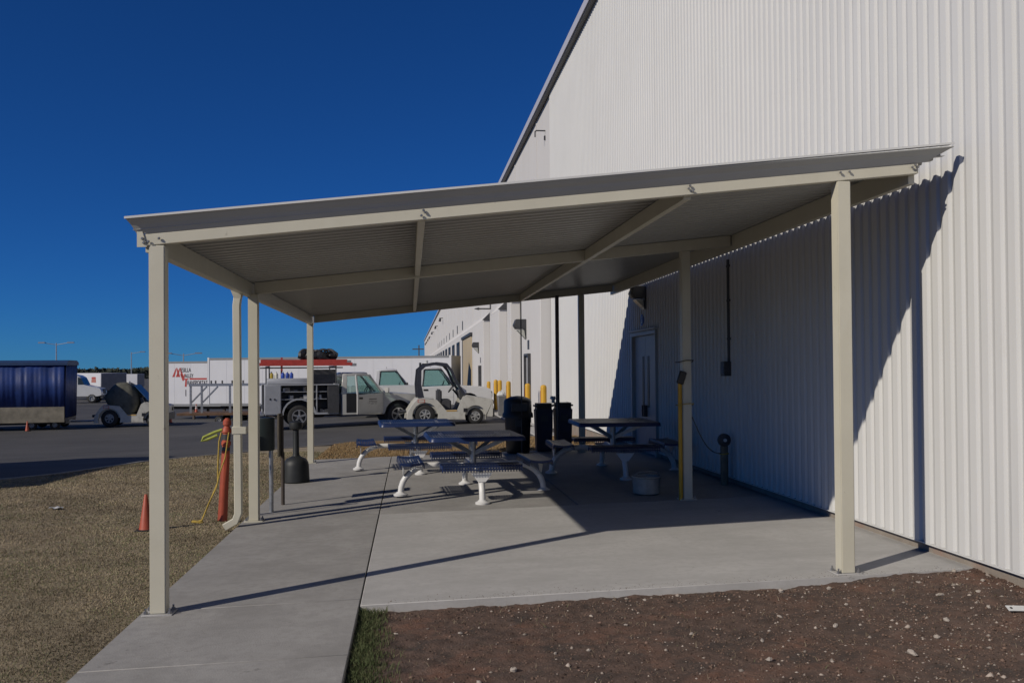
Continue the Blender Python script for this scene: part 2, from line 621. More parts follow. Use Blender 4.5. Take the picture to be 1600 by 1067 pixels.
# kerb along the lot
kb = MB()
kp = [(x, float(road_y(x))) for x in np.linspace(-30, 4.1, 90)]
rings = []
for i, (x, y) in enumerate(kp):
    a = kp[max(0, i - 1)]
    b = kp[min(len(kp) - 1, i + 1)]
    d = Vector((b[0] - a[0], b[1] - a[1], 0)).normalized()
    n_ = Vector((-d.y, d.x, 0))
    z = gz(x, y)
    p = Vector((x, y, 0))
    rings.append([p - n_ * 0.07 + Vector((0, 0, z - .1)), p + n_ * 0.07 + Vector((0, 0, z - .1)), p + n_ * 0.06 + Vector((0, 0, z + .035)), p - n_ * 0.07 + Vector((0, 0, z + .045))])
kb.loft(rings)
tag(kb.build('kerb', M_concrete), kind='structure')

# concrete slabs
def slab(name, x0, x1, y0, y1, m, parent=None, dz=0.0, thick=0.16, bevel=0.004):
    b = MB()
    b.add([(x0, y0, FZ(x0) - thick), (x1, y0, FZ(x1) - thick), (x1, y1, FZ(x1) - thick), (x0, y1, FZ(x0) - thick),
           (x0, y0, FZ(x0) + dz), (x1, y0, FZ(x1) + dz), (x1, y1, FZ(x1) + dz), (x0, y1, FZ(x0) + dz)],
          [(0, 3, 2, 1), (4, 5, 6, 7), (0, 1, 5, 4), (1, 2, 6, 5), (2, 3, 7, 6), (3, 0, 4, 7)])
    return b.build(name, m, parent, bevel=bevel)


walk = bpy.data.objects.new('sidewalk', None)
COL.objects.link(walk)
tag(walk, kind='structure')
g_ = 0.004
yj = [-3.6, -2.3, -1.05, 0.2, 1.45, 2.7, 3.95, 5.2, 6.44, 10.2, 13.6, 16.9]
for i in range(len(yj) - 1):
    slab('slab', -1.84, -0.362, yj[i] + g_, yj[i + 1] - g_, M_concrete, walk, dz=rnd.uniform(-.003, .002))
pad = bpy.data.objects.new('canopy_pavement', None)
COL.objects.link(pad)
tag(pad, kind='structure')
slab('slab', -0.352, 4.21, 6.27, 10.15, M_concrete_new, pad)
slab('slab', -0.352, 1.9, 10.162, 16.9, M_concrete, pad, dz=-.002)
slab('slab', 1.91, 4.21, 10.162, 16.9, M_concrete, pad)

# bare soil bed
def soil_z(x, y):
    x = np.asarray(x, float)
    base = FZ(x) - 0.055 + 0.05 * smst(2.6, 4.0, x) * smst(5.0, 6.2, y)
    return base + 0.016 * bumps(x, y, 7.0) + 0.012 * bumps(x + 9, y * 1.3, 22.0) + 0.006 * bumps(x * 1.2 + 3, y, 60.0)


soil = sheet('bare_soil', np.linspace(-0.355, 4.30, 230), np.concatenate([np.linspace(-6, 3.2, 30), np.linspace(3.25, 6.3, 190)]),
             lambda u, t: (u, t, soil_z(u, t)), M_soil)


# ------------------------------------------------------------------ grass and gravel (uncountable)
def blades(name, px, py, pz, h, w, tone, label, cat, lean=0.5):
    n = len(px)
    a = nrg.uniform(0, 2 * math.pi, n)
    la = nrg.uniform(0, 2 * math.pi, n)
    ln = nrg.uniform(0.1, 1.0, n) * lean * h
    dx, dy = np.cos(a) * w / 2, np.sin(a) * w / 2
    base1 = np.stack([px - dx, py - dy, pz - .004], -1)
    base2 = np.stack([px + dx, py + dy, pz - .004], -1)
    mx = px + np.cos(la) * ln * 0.35
    my = py + np.sin(la) * ln * 0.35
    mid1 = np.stack([mx - dx * .7, my - dy * .7, pz + h * .6], -1)
    mid2 = np.stack([mx + dx * .7, my + dy * .7, pz + h * .6], -1)
    tip = np.stack([px + np.cos(la) * ln, py + np.sin(la) * ln, pz + h], -1)
    v = np.stack([base1, base2, mid1, mid2, tip], 1).reshape(-1, 3)
    o = np.arange(n)[:, None] * 5
    f = np.concatenate([o + np.array([[0, 1, 3]]), o + np.array([[0, 3, 2]]), o + np.array([[2, 3, 4]])], 0)
    col = np.concatenate([np.repeat(tone, 5, 0), np.ones((n * 5, 1))], 1)
    ob = raw_mesh(name, v, f, MATS.get('blade') or attr_mat('blade', 'tone'), 3, col)
    return tag(ob, label, cat, kind='stuff')


def grass_tones(n, green):
    straw = np.array([0.345, 0.285, 0.185])
    brown = np.array([0.285, 0.22, 0.14])
    gr = np.array([0.16, 0.185, 0.08])
    t = nrg.random((n, 1))
    c = straw * t + brown * (1 - t)
    g = (nrg.random((n, 1)) < np.asarray(green).reshape(-1, 1)) * nrg.uniform(.5, 1, (n, 1))
    c = c * (1 - g) + gr * g
    return c * nrg.uniform(0.85, 1.15, (n, 1))


N = 300000
ry = 3.2 + (19.5 - 3.2) * nrg.random(N * 2) ** 1.35
rx = -1.83 - nrg.random(N * 2) * (0.36 * ry + 0.4)
keep = (ry < road_y(rx) - 0.12)
# thin out by large blotches
bl = bumps(rx, ry, 1.6)
keep &= nrg.random(N * 2) < np.clip(0.75 + 0.5 * bl, 0.2, 1)
rx, ry = rx[keep][:N], ry[keep][:N]
green = np.clip(0.16 + 0.7 * bumps(rx + 4, ry, 1.3) + 0.25 * np.exp(-(-1.83 - rx) / 0.25), 0.02, 0.7)
lt = grass_tones(len(rx), green)
patch = 1 + .75 * bumps(rx, ry * .8, 1.1)[:, None] + .45 * bumps(rx + 2, ry, 4.0)[:, None]
blades('lawn_grass', rx, ry, lawn_z(rx, ry), nrg.uniform(.003, .013, len(rx)) * (1 + .03 * ry), nrg.uniform(.0025, .005, len(rx)) * (0.55 + ry * .12),
       lt * np.clip(patch, .55, 1.5), 'short dry brown lawn grass beside the sidewalk', 'grass', 1.8)
n2 = 45000
vx = nrg.uniform(-1.8, 4.1, n2)
vy = 16.95 + (road_y(vx) - 17.1) * nrg.random(n2)
vt = grass_tones(n2, np.full(n2, .06)) * np.array([.92, 0.76, 0.58])
blades('verge_grass', vx, vy, G(vx, vy) + .03 + .012 * bumps(vx, vy, 2.0), nrg.uniform(.012, .04, n2), nrg.uniform(.008, .016, n2), vt,
       'dry orange brown grass verge between the slab and the lot', 'grass', 1.0)
n3 = 9000
ex = -0.345 + np.abs(nrg.normal(0, .13, n3))
ey = 3.4 + 2.85 * nrg.random(n3)
ex = np.minimum(ex, -0.34 + (0.5 - 0.32 * smst(4.4, 6.2, ey)) * nrg.random(n3) ** 1.5)
gt = grass_tones(n3, np.full(n3, .9)) * np.array([.42, .5, .4])
blades('edge_weeds', ex, ey, soil_z(ex, ey), nrg.uniform(.015, .05, n3), nrg.uniform(.003, .006, n3), gt,
       'low green weeds along the edge of the sidewalk', 'weeds', 1.0)
# straw bits on the soil
n4 = 1300
sx_ = nrg.uniform(-.2, 4.1, n4)
sy_ = nrg.uniform(3.3, 6.22, n4)
blades('soil_litter', sx_, sy_, soil_z(sx_, sy_), nrg.uniform(.004, .03, n4), nrg.uniform(.003, .006, n4), grass_tones(n4, np.full(n4, .1)) * .7,
       'scattered dry straw bits lying on the bare soil', 'straw', 2.2)


def pebble_mesh(n, px, py, pz, r, tone, name, label):
    base = np.array([(1, 0, 0), (-1, 0, 0), (0, 1, 0), (0, -1, 0), (0, 0, 1), (0, 0, -1)], float)
    fc = np.array([(0, 2, 4), (2, 1, 4), (1, 3, 4), (3, 0, 4), (2, 0, 5), (1, 2, 5), (3, 1, 5), (0, 3, 5)])
    a = nrg.uniform(0, 6.28, n)
    ca, sa = np.cos(a), np.sin(a)
    b = base[None] * nrg.uniform(.6, 1.25, (n, 6, 1))
    b = b * np.stack([r, r * nrg.uniform(.5, 1, n), r * nrg.uniform(.35, .8, n)], -1)[:, None, :]
    x = b[..., 0] * ca[:, None] - b[..., 1] * sa[:, None]
    y = b[..., 0] * sa[:, None] + b[..., 1] * ca[:, None]
    v = np.stack([x + px[:, None], y + py[:, None], b[..., 2] + (pz + r * .15)[:, None]], -1).reshape(-1, 3)
    f = (np.arange(n)[:, None, None] * 6 + fc[None]).reshape(-1, 3)
    col = np.concatenate([np.repeat(tone, 6, 0), np.ones((n * 6, 1))], 1)
    o = raw_mesh(name, v, f, MATS['blade'], 3, col)
    return tag(o, label, 'gravel', kind='stuff')


n5 = 26000
gx = nrg.uniform(-.25, 4.2, n5)
gy = nrg.uniform(3.2, 6.24, n5)
# more of it towards the wall and along the slab edge
kp_ = nrg.random(n5) < np.clip(0.25 + 0.22 * gx + 0.5 * smst(5.9, 6.2, gy), 0, 1)
gx, gy = gx[kp_], gy[kp_]
n5 = len(gx)
gr_ = nrg.uniform(.003, .009, n5) * (1 + .9 * (nrg.random(n5) < .08))
t5 = nrg.random((n5, 1))
pale = nrg.random((n5, 1)) < (.03 + .035 * gx[:, None].clip(0, 4) / 2)
gr_ = np.where(pale[:, 0], gr_ * nrg.uniform(.8, 1.9, n5), gr_)
tone5 = np.where(pale, np.array([.44, .37, .31]) * nrg.uniform(.5, 1.15, (n5, 1)), np.array([.13, .085, .063]) * (0.35 + 1.5 * t5))
pebble_mesh(n5, gx, gy, soil_z(gx, gy), gr_, tone5, 'soil_clods', 'small clods and gravel strewn over the bare soil')

n6 = 500
qx = nrg.uniform(-.2, 4.1, n6)
qy = 6.275 + np.abs(nrg.normal(0, .07, n6))
pebble_mesh(n6, qx, qy, FZ(qx), nrg.uniform(.0015, .005, n6), np.array([.12, .08, .06]) * nrg.uniform(.5, 1.4, (n6, 1)), 'spilled_grit', 'fine grit spilled from the soil onto the slab edge')
# larger pale stones one can pick out: pixel-read positions turned into ground points
STONES = [(2.62, 6.16, .030), (3.98, 6.22, .028), (2.95, 6.10, .020), (1.62, 6.15, .018), (1.5, 6.2, .014), (3.55, 5.72, .030), (3.72, 5.45, .022), (3.3, 5.25, .026),
          (3.05, 4.95, .024), (2.6, 5.3, .018), (2.35, 5.55, .016), (2.05, 5.1, .020), (1.7, 5.35, .017), (1.35, 5.6, .015), (1.02, 5.15, .016),
          (.82, 5.12, .014), (.55, 4.9, .024), (.3, 5.62, .015), (.1, 5.75, .013), (-.1, 5.72, .014), (.35, 4.75, .022), (2.9, 5.75, .016), (3.35, 5.95, .018), (1.95, 4.75, .02),
          (2.75, 4.7, .03), (3.85, 5.75, .02), (4.02, 5.95, .024), (3.6, 6.05, .017)]
stone_meshes = []
for k in range(7):
    b = MB()
    b.sphere((0, 0, 0), 1.0, 7, 4, (rnd.uniform(1.0, 1.7), rnd.uniform(.6, 1.0), rnd.uniform(.35, .7)))
    o = b.build('stone', M_stone, smooth=0)
    for v in o.data.vertices:
        v.co += Vector((rnd.uniform(-.28, .28), rnd.uniform(-.22, .22), rnd.uniform(-.16, .16)))
    stone_meshes.append(o.data)
    bpy.data.objects.remove(o)
for k, (x, y, r_) in enumerate(STONES):
    o = bpy.data.objects.new('stone', stone_meshes[k % 7])
    COL.objects.link(o)
    o.location = (x, y, float(soil_z(x, y)) + r_ * .3)
    o.scale = (r_ * .85,) * 3
    o.rotation_euler = (rnd.uniform(-.3, .3), rnd.uniform(-.3, .3), rnd.uniform(0, 6))
    where = 'close to the slab edge' if y > 6.0 else ('in the far half of the soil bed' if y > 5.3 else 'in the near half of the soil bed')
    beside = 'by the white wall' if x > 3.5 else ('right of the middle' if x > 2.2 else ('left of the middle' if x > .9 else 'near the green weeds'))
    size = 'large ' if r_ > .025 else ('mid-sized ' if r_ > .0175 else 'small ')
    tag(o, size + 'pale stone ' + where + ', ' + beside, 'stone', 'pale stones scattered on the bare soil')

# ------------------------------------------------------------------ warehouse
EAVE = 9.85
wh = thing('warehouse', (0, 0, 0), 'long white corrugated metal warehouse with docks along its far end', 'building')
P = 0.1524
prof = [(0.0, 4.148), (0.070, 4.148), (0.128, 4.170), (0.140, 4.170)]


def corrugated(y0, y1, z0, z1):
    vv, ff = [], []
    n = int(round((y1 - y0) / P))
    for k in range(n):
        for dy, x in prof:
            vv.append((x, y0 + k * P + dy))
    vv.append((prof[0][1], y0 + n * P))
    v3 = [(x, y, z0) for x, y in vv] + [(x, y, z1) for x, y in vv]
    m = len(vv)
    ff = [(i, i + 1, m + i + 1, m + i) for i in range(m - 1)]
    return v3, ff


# near wall with the doorway left open
DY0, DY1, DZ = 14.72, 16.40, 2.22
b = MB()
yA = -6.0
nA = int(round((DY0 - yA) / P))
v, f = corrugated(yA, yA + nA * P, 0.215, EAVE)
b.add(v, f)
yB = yA + nA * P
nB = int(round((DY1 - yB) / P))
yC = yB + nB * P
v, f = corrugated(yB, yC, DZ + .05, EAVE)
b.add(v, f)
nC = int(round((26.2 - yC) / P))
v, f = corrugated(yC, yC + nC * P, 0.215, EAVE)
b.add(v, f)
wall = b.build('wall', M_wall, wh, smooth=0)
sm_ = wall.modifiers.new('thick', 'SOLIDIFY')
sm_.thickness = 0.003
WEND = yC + nC * P
b = MB()
b.bb(4.192, 4.5, -6.0, yB, -0.9, 0.196)
b.bb(4.192, 4.5, yC, WEND, -0.9, 0.196)
b.build('foundation', M_foundation, wh, bevel=.006)
b = MB()
b.bb(4.186, 4.45, -6.0, yB, 0.197, 0.213)
b.bb(4.186, 4.45, yC, WEND, 0.197, 0.213)
b.build('base_gap', M_dark, wh)
b = MB()
b.bb(4.40, 4.5, -6.0, WEND, 0.215, EAVE)
b.bb(4.02, 4.4, -6.02, -5.98, -0.9, EAVE)
b.build('inner_wall', M_dark, wh)
# base trim angle under the sheets
b = MB()
b.bb(4.142, 4.186, -6.0, yB, 0.203, 0.214)
b.bb(4.142, 4.186, yC, WEND, 0.203, 0.214)
b.build('base_trim', M_wall, wh)
# far smooth wall above and behind the stepped-out blocks
b = MB()
b.bb(WX, 4.5, WEND, 262, -2.6, EAVE)
b.build('wall', M_wall_far, wh)
for y in np.arange(29.0, 200, 6.1):
    b = MB()
    b.bb(WX - .02, WX + .02, y, y + .10, 4.6, EAVE - .1)
    b.build('wall_joint', M_wall_far, wh)
BX = 3.83
for (y0, y1) in ((26.2, 30.9), (34.0, 35.3), (38.6, 42.9), (47.0, 262)):
    b = MB()
    b.bb(BX, WX - .001, y0, y1, -2.6, 4.2)
    blk = b.build('wall_block', M_wall_far, wh, bevel=.01)
    b = MB()
    b.prism([(BX + .002, 4.203), (WX - .004, 4.203), (WX - .004, 4.62)], y0 - .06, y1 - .02, 'y')
    b.build('sloped_cap', M_wall_far, blk)
    b = MB()
    b.prism([(BX - .06, 4.206), (WX - .006, 4.206), (WX - .006, 4.60)], y0 - .075, y0 - .061, 'y')
    b.build('cap_end', M_dark_grey, blk)
# eave gutter, roof and gable
b = MB()
b.bb(4.0, 4.17, -6.1, 262.2, EAVE - .02, EAVE + .19)
b.build('eave_gutter', M_trim, wh)
b = MB()
b.bb(4.03, 4.145, -6.0, 262, EAVE - .08, EAVE - .021)
b.build('eave_soffit', M_dark_grey, wh)
b = MB()
b.add([(4.1, -6.1, EAVE + .2), (4.1, 262, EAVE + .2), (34, 262, EAVE + 2.2), (34, -6.1, EAVE + 2.2)], [(0, 1, 2, 3)])
b.build('roof', M_trim, wh)
b = MB()
b.bb(4.2, 34, 261.8, 262, -3, EAVE + .1)
b.build('wall', M_wall_far, wh)

# double door
dr = MB()
for y in (yB - .0, yC - .07):
    dr.bb(4.10, 4.24, y, y + .07, .13, DZ)
dr.bb(4.10, 4.24, yB, yC, DZ, DZ + .07)
frame = dr.build('door_frame', M_door, wh, bevel=.004)
dr = MB()
dr.bb(4.06, 4.20, yB - .08, yC + .06, DZ + .075, DZ + .105)
dr.build('drip_cap', M_wall, frame)
mid = (yB + yC) / 2
for k, (a, c) in enumerate(((yB + .072, mid - .004), (mid + .004, yC - .072))):
    b = MB()
    b.bb(4.165, 4.205, a, c, .14, DZ - .004)
    d = b.build('door', M_door, wh, bevel=.003)
    ce = mid - .17 if k == 0 else mid + .17
    b = MB()
    b.bb(4.158, 4.168, ce - .055, ce + .055, .95, 1.85)
    b.build('vision_pane', M_black, d)
    b = MB()
    hy = mid - .06 if k == 0 else mid + .06
    b.bb(4.10, 4.165, hy - .015, hy + .015, .78, .98)
    b.bb(4.10, 4.12, hy - .03, hy + .03, .86, .90)
    b.build('handle', M_dark_grey, d)
b = MB()
b.bb(4.06, 4.45, yB, yC, .02, .135)
b.build('door_sill', M_concrete, wh)

# service doors with number plates, tall beige dock door, dark dock doors
for (y, w, z1, nm) in ((28.9, .95, 2.05, 'door'), (48.9, .95, 1.75, 'door')):
    b = MB()
    b.bb(BX - .02, BX + .02, y - w / 2, y + w / 2, -.1, z1)
    d = b.build('door', M_door, wh, bevel=.004)
    b = MB()
    b.bb(BX - .10, BX + .0, y - w / 2 - .05, y - w / 2 - .002, -.1, z1 + .08)
    b.bb(BX - .10, BX + .0, y + w / 2 + .002, y + w / 2 + .05, -.1, z1 + .08)
    b.bb(BX - .10, BX + .0, y - w / 2 - .002, y + w / 2 + .002, z1 + .01, z1 + .08)
    b.build('door_frame', M_dark_grey, d)
    b = MB()
    b.bb(BX - .012, BX - .001, y - .2, y + .2, z1 + .22, z1 + .52)
    b.build('number_plate', M_dark_grey, wh)
b = MB()
b.bb(BX - .06, BX - .002, 55.6, 64.4, -1.3, 3.72)
bd = b.build('dock_door', M_beige, wh, bevel=.01)
bd['label'] = 'tall beige sliding door'
b = MB()
b.bb(BX - .09, BX - .061, 64.45, 64.9, -1.3, 3.9)
b.bb(BX - .16, BX - .003, 55.2, 64.9, 3.73, 3.9)
b.build('door_track', M_dark_grey, bd)
for k in range(9):
    y = 69.4 + k * 7.9
    b = MB()
    b.bb(BX - .03, BX - .002, y + .4, y + 3.6, -1.2, 3.55)
    d = b.build('dock_door', M_dark_grey, wh)
    b = MB()
    b.bb(BX - .07, BX - .003, y + 3.6, y + 3.8, -1.2, 3.75)
    b.bb(BX - .07, BX - .003, y + .2, y + .4, -1.2, 3.75)
    b.bb(BX - .07, BX - .003, y + .4, y + 3.6, 3.55, 3.75)
    b.build('dock_seal', M_black, d)
    b = MB()
    b.bb(WX - .03, WX - .002, y + 1.6, y + 2.4, 4.75, 5.45)
    b.build('number_plate', M_dark_grey, wh)


def wall_pack(loc, s, label, group=None):
    t = thing('wall_lamp', loc, label, 'wall lamp', 0, group)
    b = MB()
    b.prism([(-.05 * s, -.02), (0, -.36 * s), (0, .30 * s), (-.34 * s, .30 * s), (-.42 * s, .10 * s), (-.34 * s, -.02)], -.22 * s, .22 * s, 'y')
    b.build('housing', M_dark_grey, t, bevel=.012 * s)
    b = MB()
    b.prism([(-.07 * s, -.05), (-.03, -.34 * s), (-.02, -.36 * s), (-.06 * s, -.30 * s), (-.30 * s, -.05)], -.17 * s, .17 * s, 'y')
    b.build('lens', M_lens, t)
    return t


wall_pack((4.14, 15.55, 2.90), .62, 'dark box lamp on the shaded wall above the double door')
wall_pack((BX, 29.6, 2.98), 1.0, 'dark box lamp on the white wall above the nearer numbered door')
wall_pack((BX, 50.2, 2.85), .95, 'dark box lamp on the white wall beyond the yellow bollards')
for k, y in enumerate((114, 135, 157, 179, 194, 212, 225)):
    t = thing('floodlight', (WX, y, 8.0), ['nearest', 'second', 'third', 'fourth', 'fifth', 'sixth', 'farthest'][k] + ' of the small dark floodlights high on the far white wall', 'floodlight', 0, 'floodlights along the far wall')
    t.scale = (.6, .6, .6)
    b = MB()
    b.bb(-.5, -.001, -.06, .06, .1, .25)
    b.build('arm', M_dark_grey, t)
    b = MB()
    b.prism([(-.95, -.5), (-.45, -.55), (-.4, .2), (-.75, .25)], -.4, .4, 'y')
    b.build('head', M_dark_grey, t)
# bracketed pipe high on the near wall
t = thing('bent_pipe', (4.15, 27.2, 8.95), 'small dark bent pipe sticking out high on the white wall', 'pipe')
b = MB()
b.tube([(0.04, 0, 0), (-.25, 0, 0), (-.29, 0, -.04), (-.29, 0, -.20)], .022, 8)
b.build('pipe', M_dark_grey, t)
b = MB()
b.bb(-.012, .03, -.05, .05, -.28, -.16)
b.build('cover_plate', M_dark_grey, t)
# arm lamp over the third wall block
t = thing('arm_lamp', (WX, 46.2, 4.75), 'black lamp on a long horizontal arm sticking out from the white wall', 'lamp')
b = MB()
b.tube([(0, 0, 0), (-.62, 0, 0)], .035, 8)
b.build('arm', M_dark_grey, t)
b = MB()
b.tube([(-.62, 0, 0), (-.86, 0, 0)], [.075, .02], 10)
b.build('head', M_dark_grey, t)
b = MB()
b.tube([(-.02, 0, .0), (-.02, 0, .75)], .05, 8)
b.build('riser', M_dark_grey, t)

# conduit and box on the shaded wall
t = thing('conduit', (4.135, 11.3, 0), 'dark electrical conduit running down the shaded wall to a small box', 'conduit')
b = MB()
b.tube([(0, 0, 3.05), (0, 0, 1.72)], .022, 8)
b.build('pipe', M_dark_grey, t)
b = MB()
b.bb(-.08, .012, -.05, .11, 1.53, 1.72)
bx_ = b.build('junction_box', M_dark_grey, t, bevel=.008)
b = MB()
b.bb(-.085, -.081, -.03, .09, 1.56, 1.66)
b.build('cover', M_navy, bx_)
for z in (2.0, 2.5, 2.95):
    b = MB()
    b.bb(-.01, .014, -.05, .05, z, z + .03)
    b.build('clamp', M_dark_grey, t)
# round blue sign over the door
t = thing('round_sign', (4.145, 15.72, 2.50), 'small round blue sign above the double door', 'sign')
b = MB()
b.lathe([(.105, -.006), (.105, .006)], 24, (0, 0, 0), 'x')
b.build('disc', mat('sign_blue', (.03, .08, .35), .5), t)
b = MB()
b.bb(-.012, -.0065, -.035, -.015, -.05, .02)
b.bb(-.012, -.0065, -.015, .04, -.055, -.035)
b.sphere((-.009, -.025, .05), .018, 8, 6, (.3, 1, 1))
b.build('pictogram', M_reflect, t)

# ------------------------------------------------------------------ canopy
cn = thing('shade_canopy', (-1.71, 6.37, 0), 'cream steel lean-to canopy with a sloping corrugated roof', 'canopy')


def zb(x):
    return 2.62 + 0.1045 * (x + 1.71)


def cl(p):
    return (p[0] + 1.71, p[1] - 6.37, p[2])


POSTS = [(-1.71, 6.37), (3.21, 6.37), (-1.71, 10.12), (3.2, 10.18), (-1.77, 16.28), (3.14, 16.28)]
for k, (x, y) in enumerate(POSTS):
    w = .0525
    b = MB()
    zt = zb(x) - (.112 if y < 7 else .13)
    x0, y0, _ = cl((x, y, 0))
    b.bb(x0 - w, x0 + w, y0 - w, y0 + w, FZ(x) + .008, zt)
    po = b.build('post', M_cream, cn, bevel=.006, seg=2)
    b = MB()
    b.box((x0, y0, FZ(x) + .004), (.20, .16, .012))
    b.build('base_plate', M_concrete_new if k in (0, 1) else M_cream, po, bevel=.003)
    for dx, dy in ((-.078, -.05), (.078, -.05), (-.078, .05), (.078, .05)):
        b = MB()
        b.lathe([(.014, 0), (.014, .016), (.007, .017), (.007, .036)], 6, (x0 + dx, y0 + dy, FZ(x) + .010))
        b.build('anchor_bolt', M_bolt, po)
for (x, y, r_) in ((2.69, 16.28, .036), (2.02, 16.28, .012)):
    b = MB()
    x0, y0, _ = cl((x, y, 0))
    b.tube([(x0, y0, FZ(x)), (x0, y0, zb(x) - .1)], r_, 10)
    b.build('prop_pipe', M_dark_grey, cn)


def beam_x(y, x0, x1, depth, width, name, m=M_cream, drop=.001):
    """beam across the roof slope"""
    b = MB()
    pts = []
    for yy in (y - width / 2, y + width / 2):
        pts += [cl((x0, yy, zb(x0) - depth)), cl((x1, yy, zb(x1) - depth)), cl((x1, yy, zb(x1) - drop)), cl((x0, yy, zb(x0) - drop))]
    b.add(pts, [(0, 1, 2, 3), (7, 6, 5, 4), (0, 4, 5, 1), (1, 5, 6, 2), (2, 6, 7, 3), (3, 7, 4, 0)])
    return b.build(name, m, cn, bevel=.004)


fb = beam_x(6.35, -1.815, 3.80, .108, .062, 'front_beam', M_cream, .030)
beam_x(10.15, -1.70, 3.74, .13, .06, 'cross_beam')
beam_x(16.30, -1.70, 3.74, .13, .06, 'cross_beam')
for x, d, w in ((-1.765, .145, .07), (.085, .109, .055), (2.03, .128, .055), (3.78, .172, .05)):
    for y0, y1 in ((6.383, 10.117), (10.183, 16.267)) if x not in (-1.765, 3.78) else ((6.383, 16.55),):
        b = MB()
        xl, xr = x - w / 2, x + w / 2
        pts = []
        for yy in (y0, y1):
            pts += [cl((xl, yy, zb(xl) - d)), cl((xr, yy, zb(xl) - d)), cl((xr, yy, zb(xr) - .002)), cl((xl, yy, zb(xl) - .002))]
        b.add(pts, [(0, 1, 2, 3), (7, 6, 5, 4), (0, 4, 5, 1), (1, 5, 6, 2), (2, 6, 7, 3), (3, 7, 4, 0)])
        b.build('side_beam' if x in (-1.765, 3.78) else 'rafter', M_cream, cn, bevel=.003)
# end plate and screws on the front beam
b = MB()
b.add([cl((-1.835, 6.31, zb(-1.8) - .118)), cl((-1.77, 6.31, zb(-1.8) - .116)), cl((-1.80, 6.31, zb(-1.8) - .01)), cl((-1.835, 6.31, zb(-1.8) + .02)),
       cl((-1.835, 6.318, zb(-1.8) - .118)), cl((-1.77, 6.318, zb(-1.8) - .116)), cl((-1.80, 6.318, zb(-1.8) - .01)), cl((-1.835, 6.318, zb(-1.8) + .02))],
      [(0, 1, 2, 3), (7, 6, 5, 4), (0, 4, 5, 1), (1, 5, 6, 2), (2, 6, 7, 3), (3, 7, 4, 0)])
b.build('end_plate', M_cream, fb)
for x, dz in ((-1.80, .06), (-1.79, .09), (-1.76, .085), (-1.69, .07), (.10, .045), (.085, .08), (.11, .06), (2.03, .045), (2.05, .085), (2.02, .065), (3.18, .05), (3.25, .05), (3.77, .045), (3.78, .08), (3.745, .06), (3.79, .06)):
    b = MB()
    p = cl((x, 6.309, zb(x) - dz))
    b.lathe([(.010, 0), (.010, -.006), (.006, -.012)], 6, p, 'y')
    b.build('screw', M_bolt, fb)

# corrugated deck: ribs run down the slope
vv = []
y0r, y1r = 6.302, 16.66
nR = int((y1r - y0r) / P)
pr = []
for k in range(nR):
    pr += [(y0r + k * P, 0.0), (y0r + k * P + .046, 0.0), (y0r + k * P + .060, .034), (y0r + k * P + .138, .034)]
pr.append((y0r + nR * P, 0.0))
v3 = []
XR = [-1.86, 0.1, 2.0, 4.0]
for x in XR:
    for (y, dz) in pr:
        v3.append(cl((x, y, zb(x) + dz + .003)))
m_ = len(pr)
ff = []
for j in range(len(XR) - 1):
    for i in range(m_ - 1):
        ff.append((j * m_ + i, (j + 1) * m_ + i, (j + 1) * m_ + i + 1, j * m_ + i + 1))
dk = MB().add(v3, ff).build('roof_deck', M_deck, cn, smooth=0)
so = dk.modifiers.new('thick', 'SOLIDIFY')
so.thickness = .0025
so.offset = 1.0
# rake trim along the front edge: a folded flashing that leans out from the beam and caps the sheet
b = MB()
pts = []
for x, ex in ((-1.835, -.06), (3.86, .18)):
    pts.append([cl((x, 6.320, zb(x) - .029)), cl((x + ex * .5, 6.288, zb(x) + .030)), cl((x + ex, 6.252, zb(x) + .072)), cl((x + ex, 6.248, zb(x) + .074)), cl((x + ex, 6.248, zb(x) + .079)),
                cl((x + ex, 6.30, zb(x) + .079)), cl((x + ex, 6.30, zb(x) + .074)), cl((x + ex, 6.258, zb(x) + .074)), cl((x + ex * .5, 6.294, zb(x) + .031)), cl((x, 6.326, zb(x) - .028))])
b.loft(pts)
b.build('rake_trim', M_deck, cn, smooth=0)
b = MB()
pts = []
for x in (-1.84, 3.83):
    pts.append([cl((x, 6.30, zb(x) + .001)), cl((x, 6.335, zb(x) - .008)), cl((x, 6.335, zb(x) - .002)), cl((x, 6.30, zb(x) + .006))])
b.loft(pts)
b.build('closure_strip', M_deck, cn, smooth=0)

b = MB()
pts = []
for x in (-1.897, 4.042):
    pts.append([cl((x, 6.240, zb(x) + .073)), cl((x, 6.246, zb(x) + .073)), cl((x, 6.246, zb(x) + .0805)), cl((x, 6.32, zb(x) + .0805)), cl((x, 6.32, zb(x) + .088)), cl((x, 6.240, zb(x) + .088))])
b.loft(pts)
b.build('drip_edge', M_wall, cn, smooth=0)

# downspout with outlet funnel, strap and kick-out elbow
DX, DYY = -1.83, 9.80
p = [cl((-1.80, 9.80, 2.49)), cl((-1.82, 9.80, 2.42)), cl((DX, DYY, 2.34)), cl((DX + .005, DYY, 1.2)), cl((DX + .01, DYY, .14)), cl((DX - .02, DYY - .01, .06)), cl((DX - .13, DYY - .03, .0))]
sq = []
for i, q in enumerate(p):
    q = Vector(q)
    tn = (Vector(p[min(i + 1, len(p) - 1)]) - Vector(p[max(i - 1, 0)])).normalized()
    sd_ = Vector((0, 1, 0))
    ot = tn.cross(sd_).normalized()
    w = .038
    sq.append([q + ot * w + sd_ * .045, q - ot * w + sd_ * .045, q - ot * w - sd_ * .045, q + ot * w - sd_ * .045])
b = MB()
b.loft(sq)
ds = b.build('downspout', M_cream, cn, bevel=.006)
b = MB()
b.bb(*[a for pr_ in ((cl((DX, 0, 0))[0] - .048, cl((DX, 0, 0))[0] + .1), (cl((0, DYY, 0))[1] - .053, cl((0, DYY, 0))[1] + .053), (.98, 1.06)) for a in pr_])
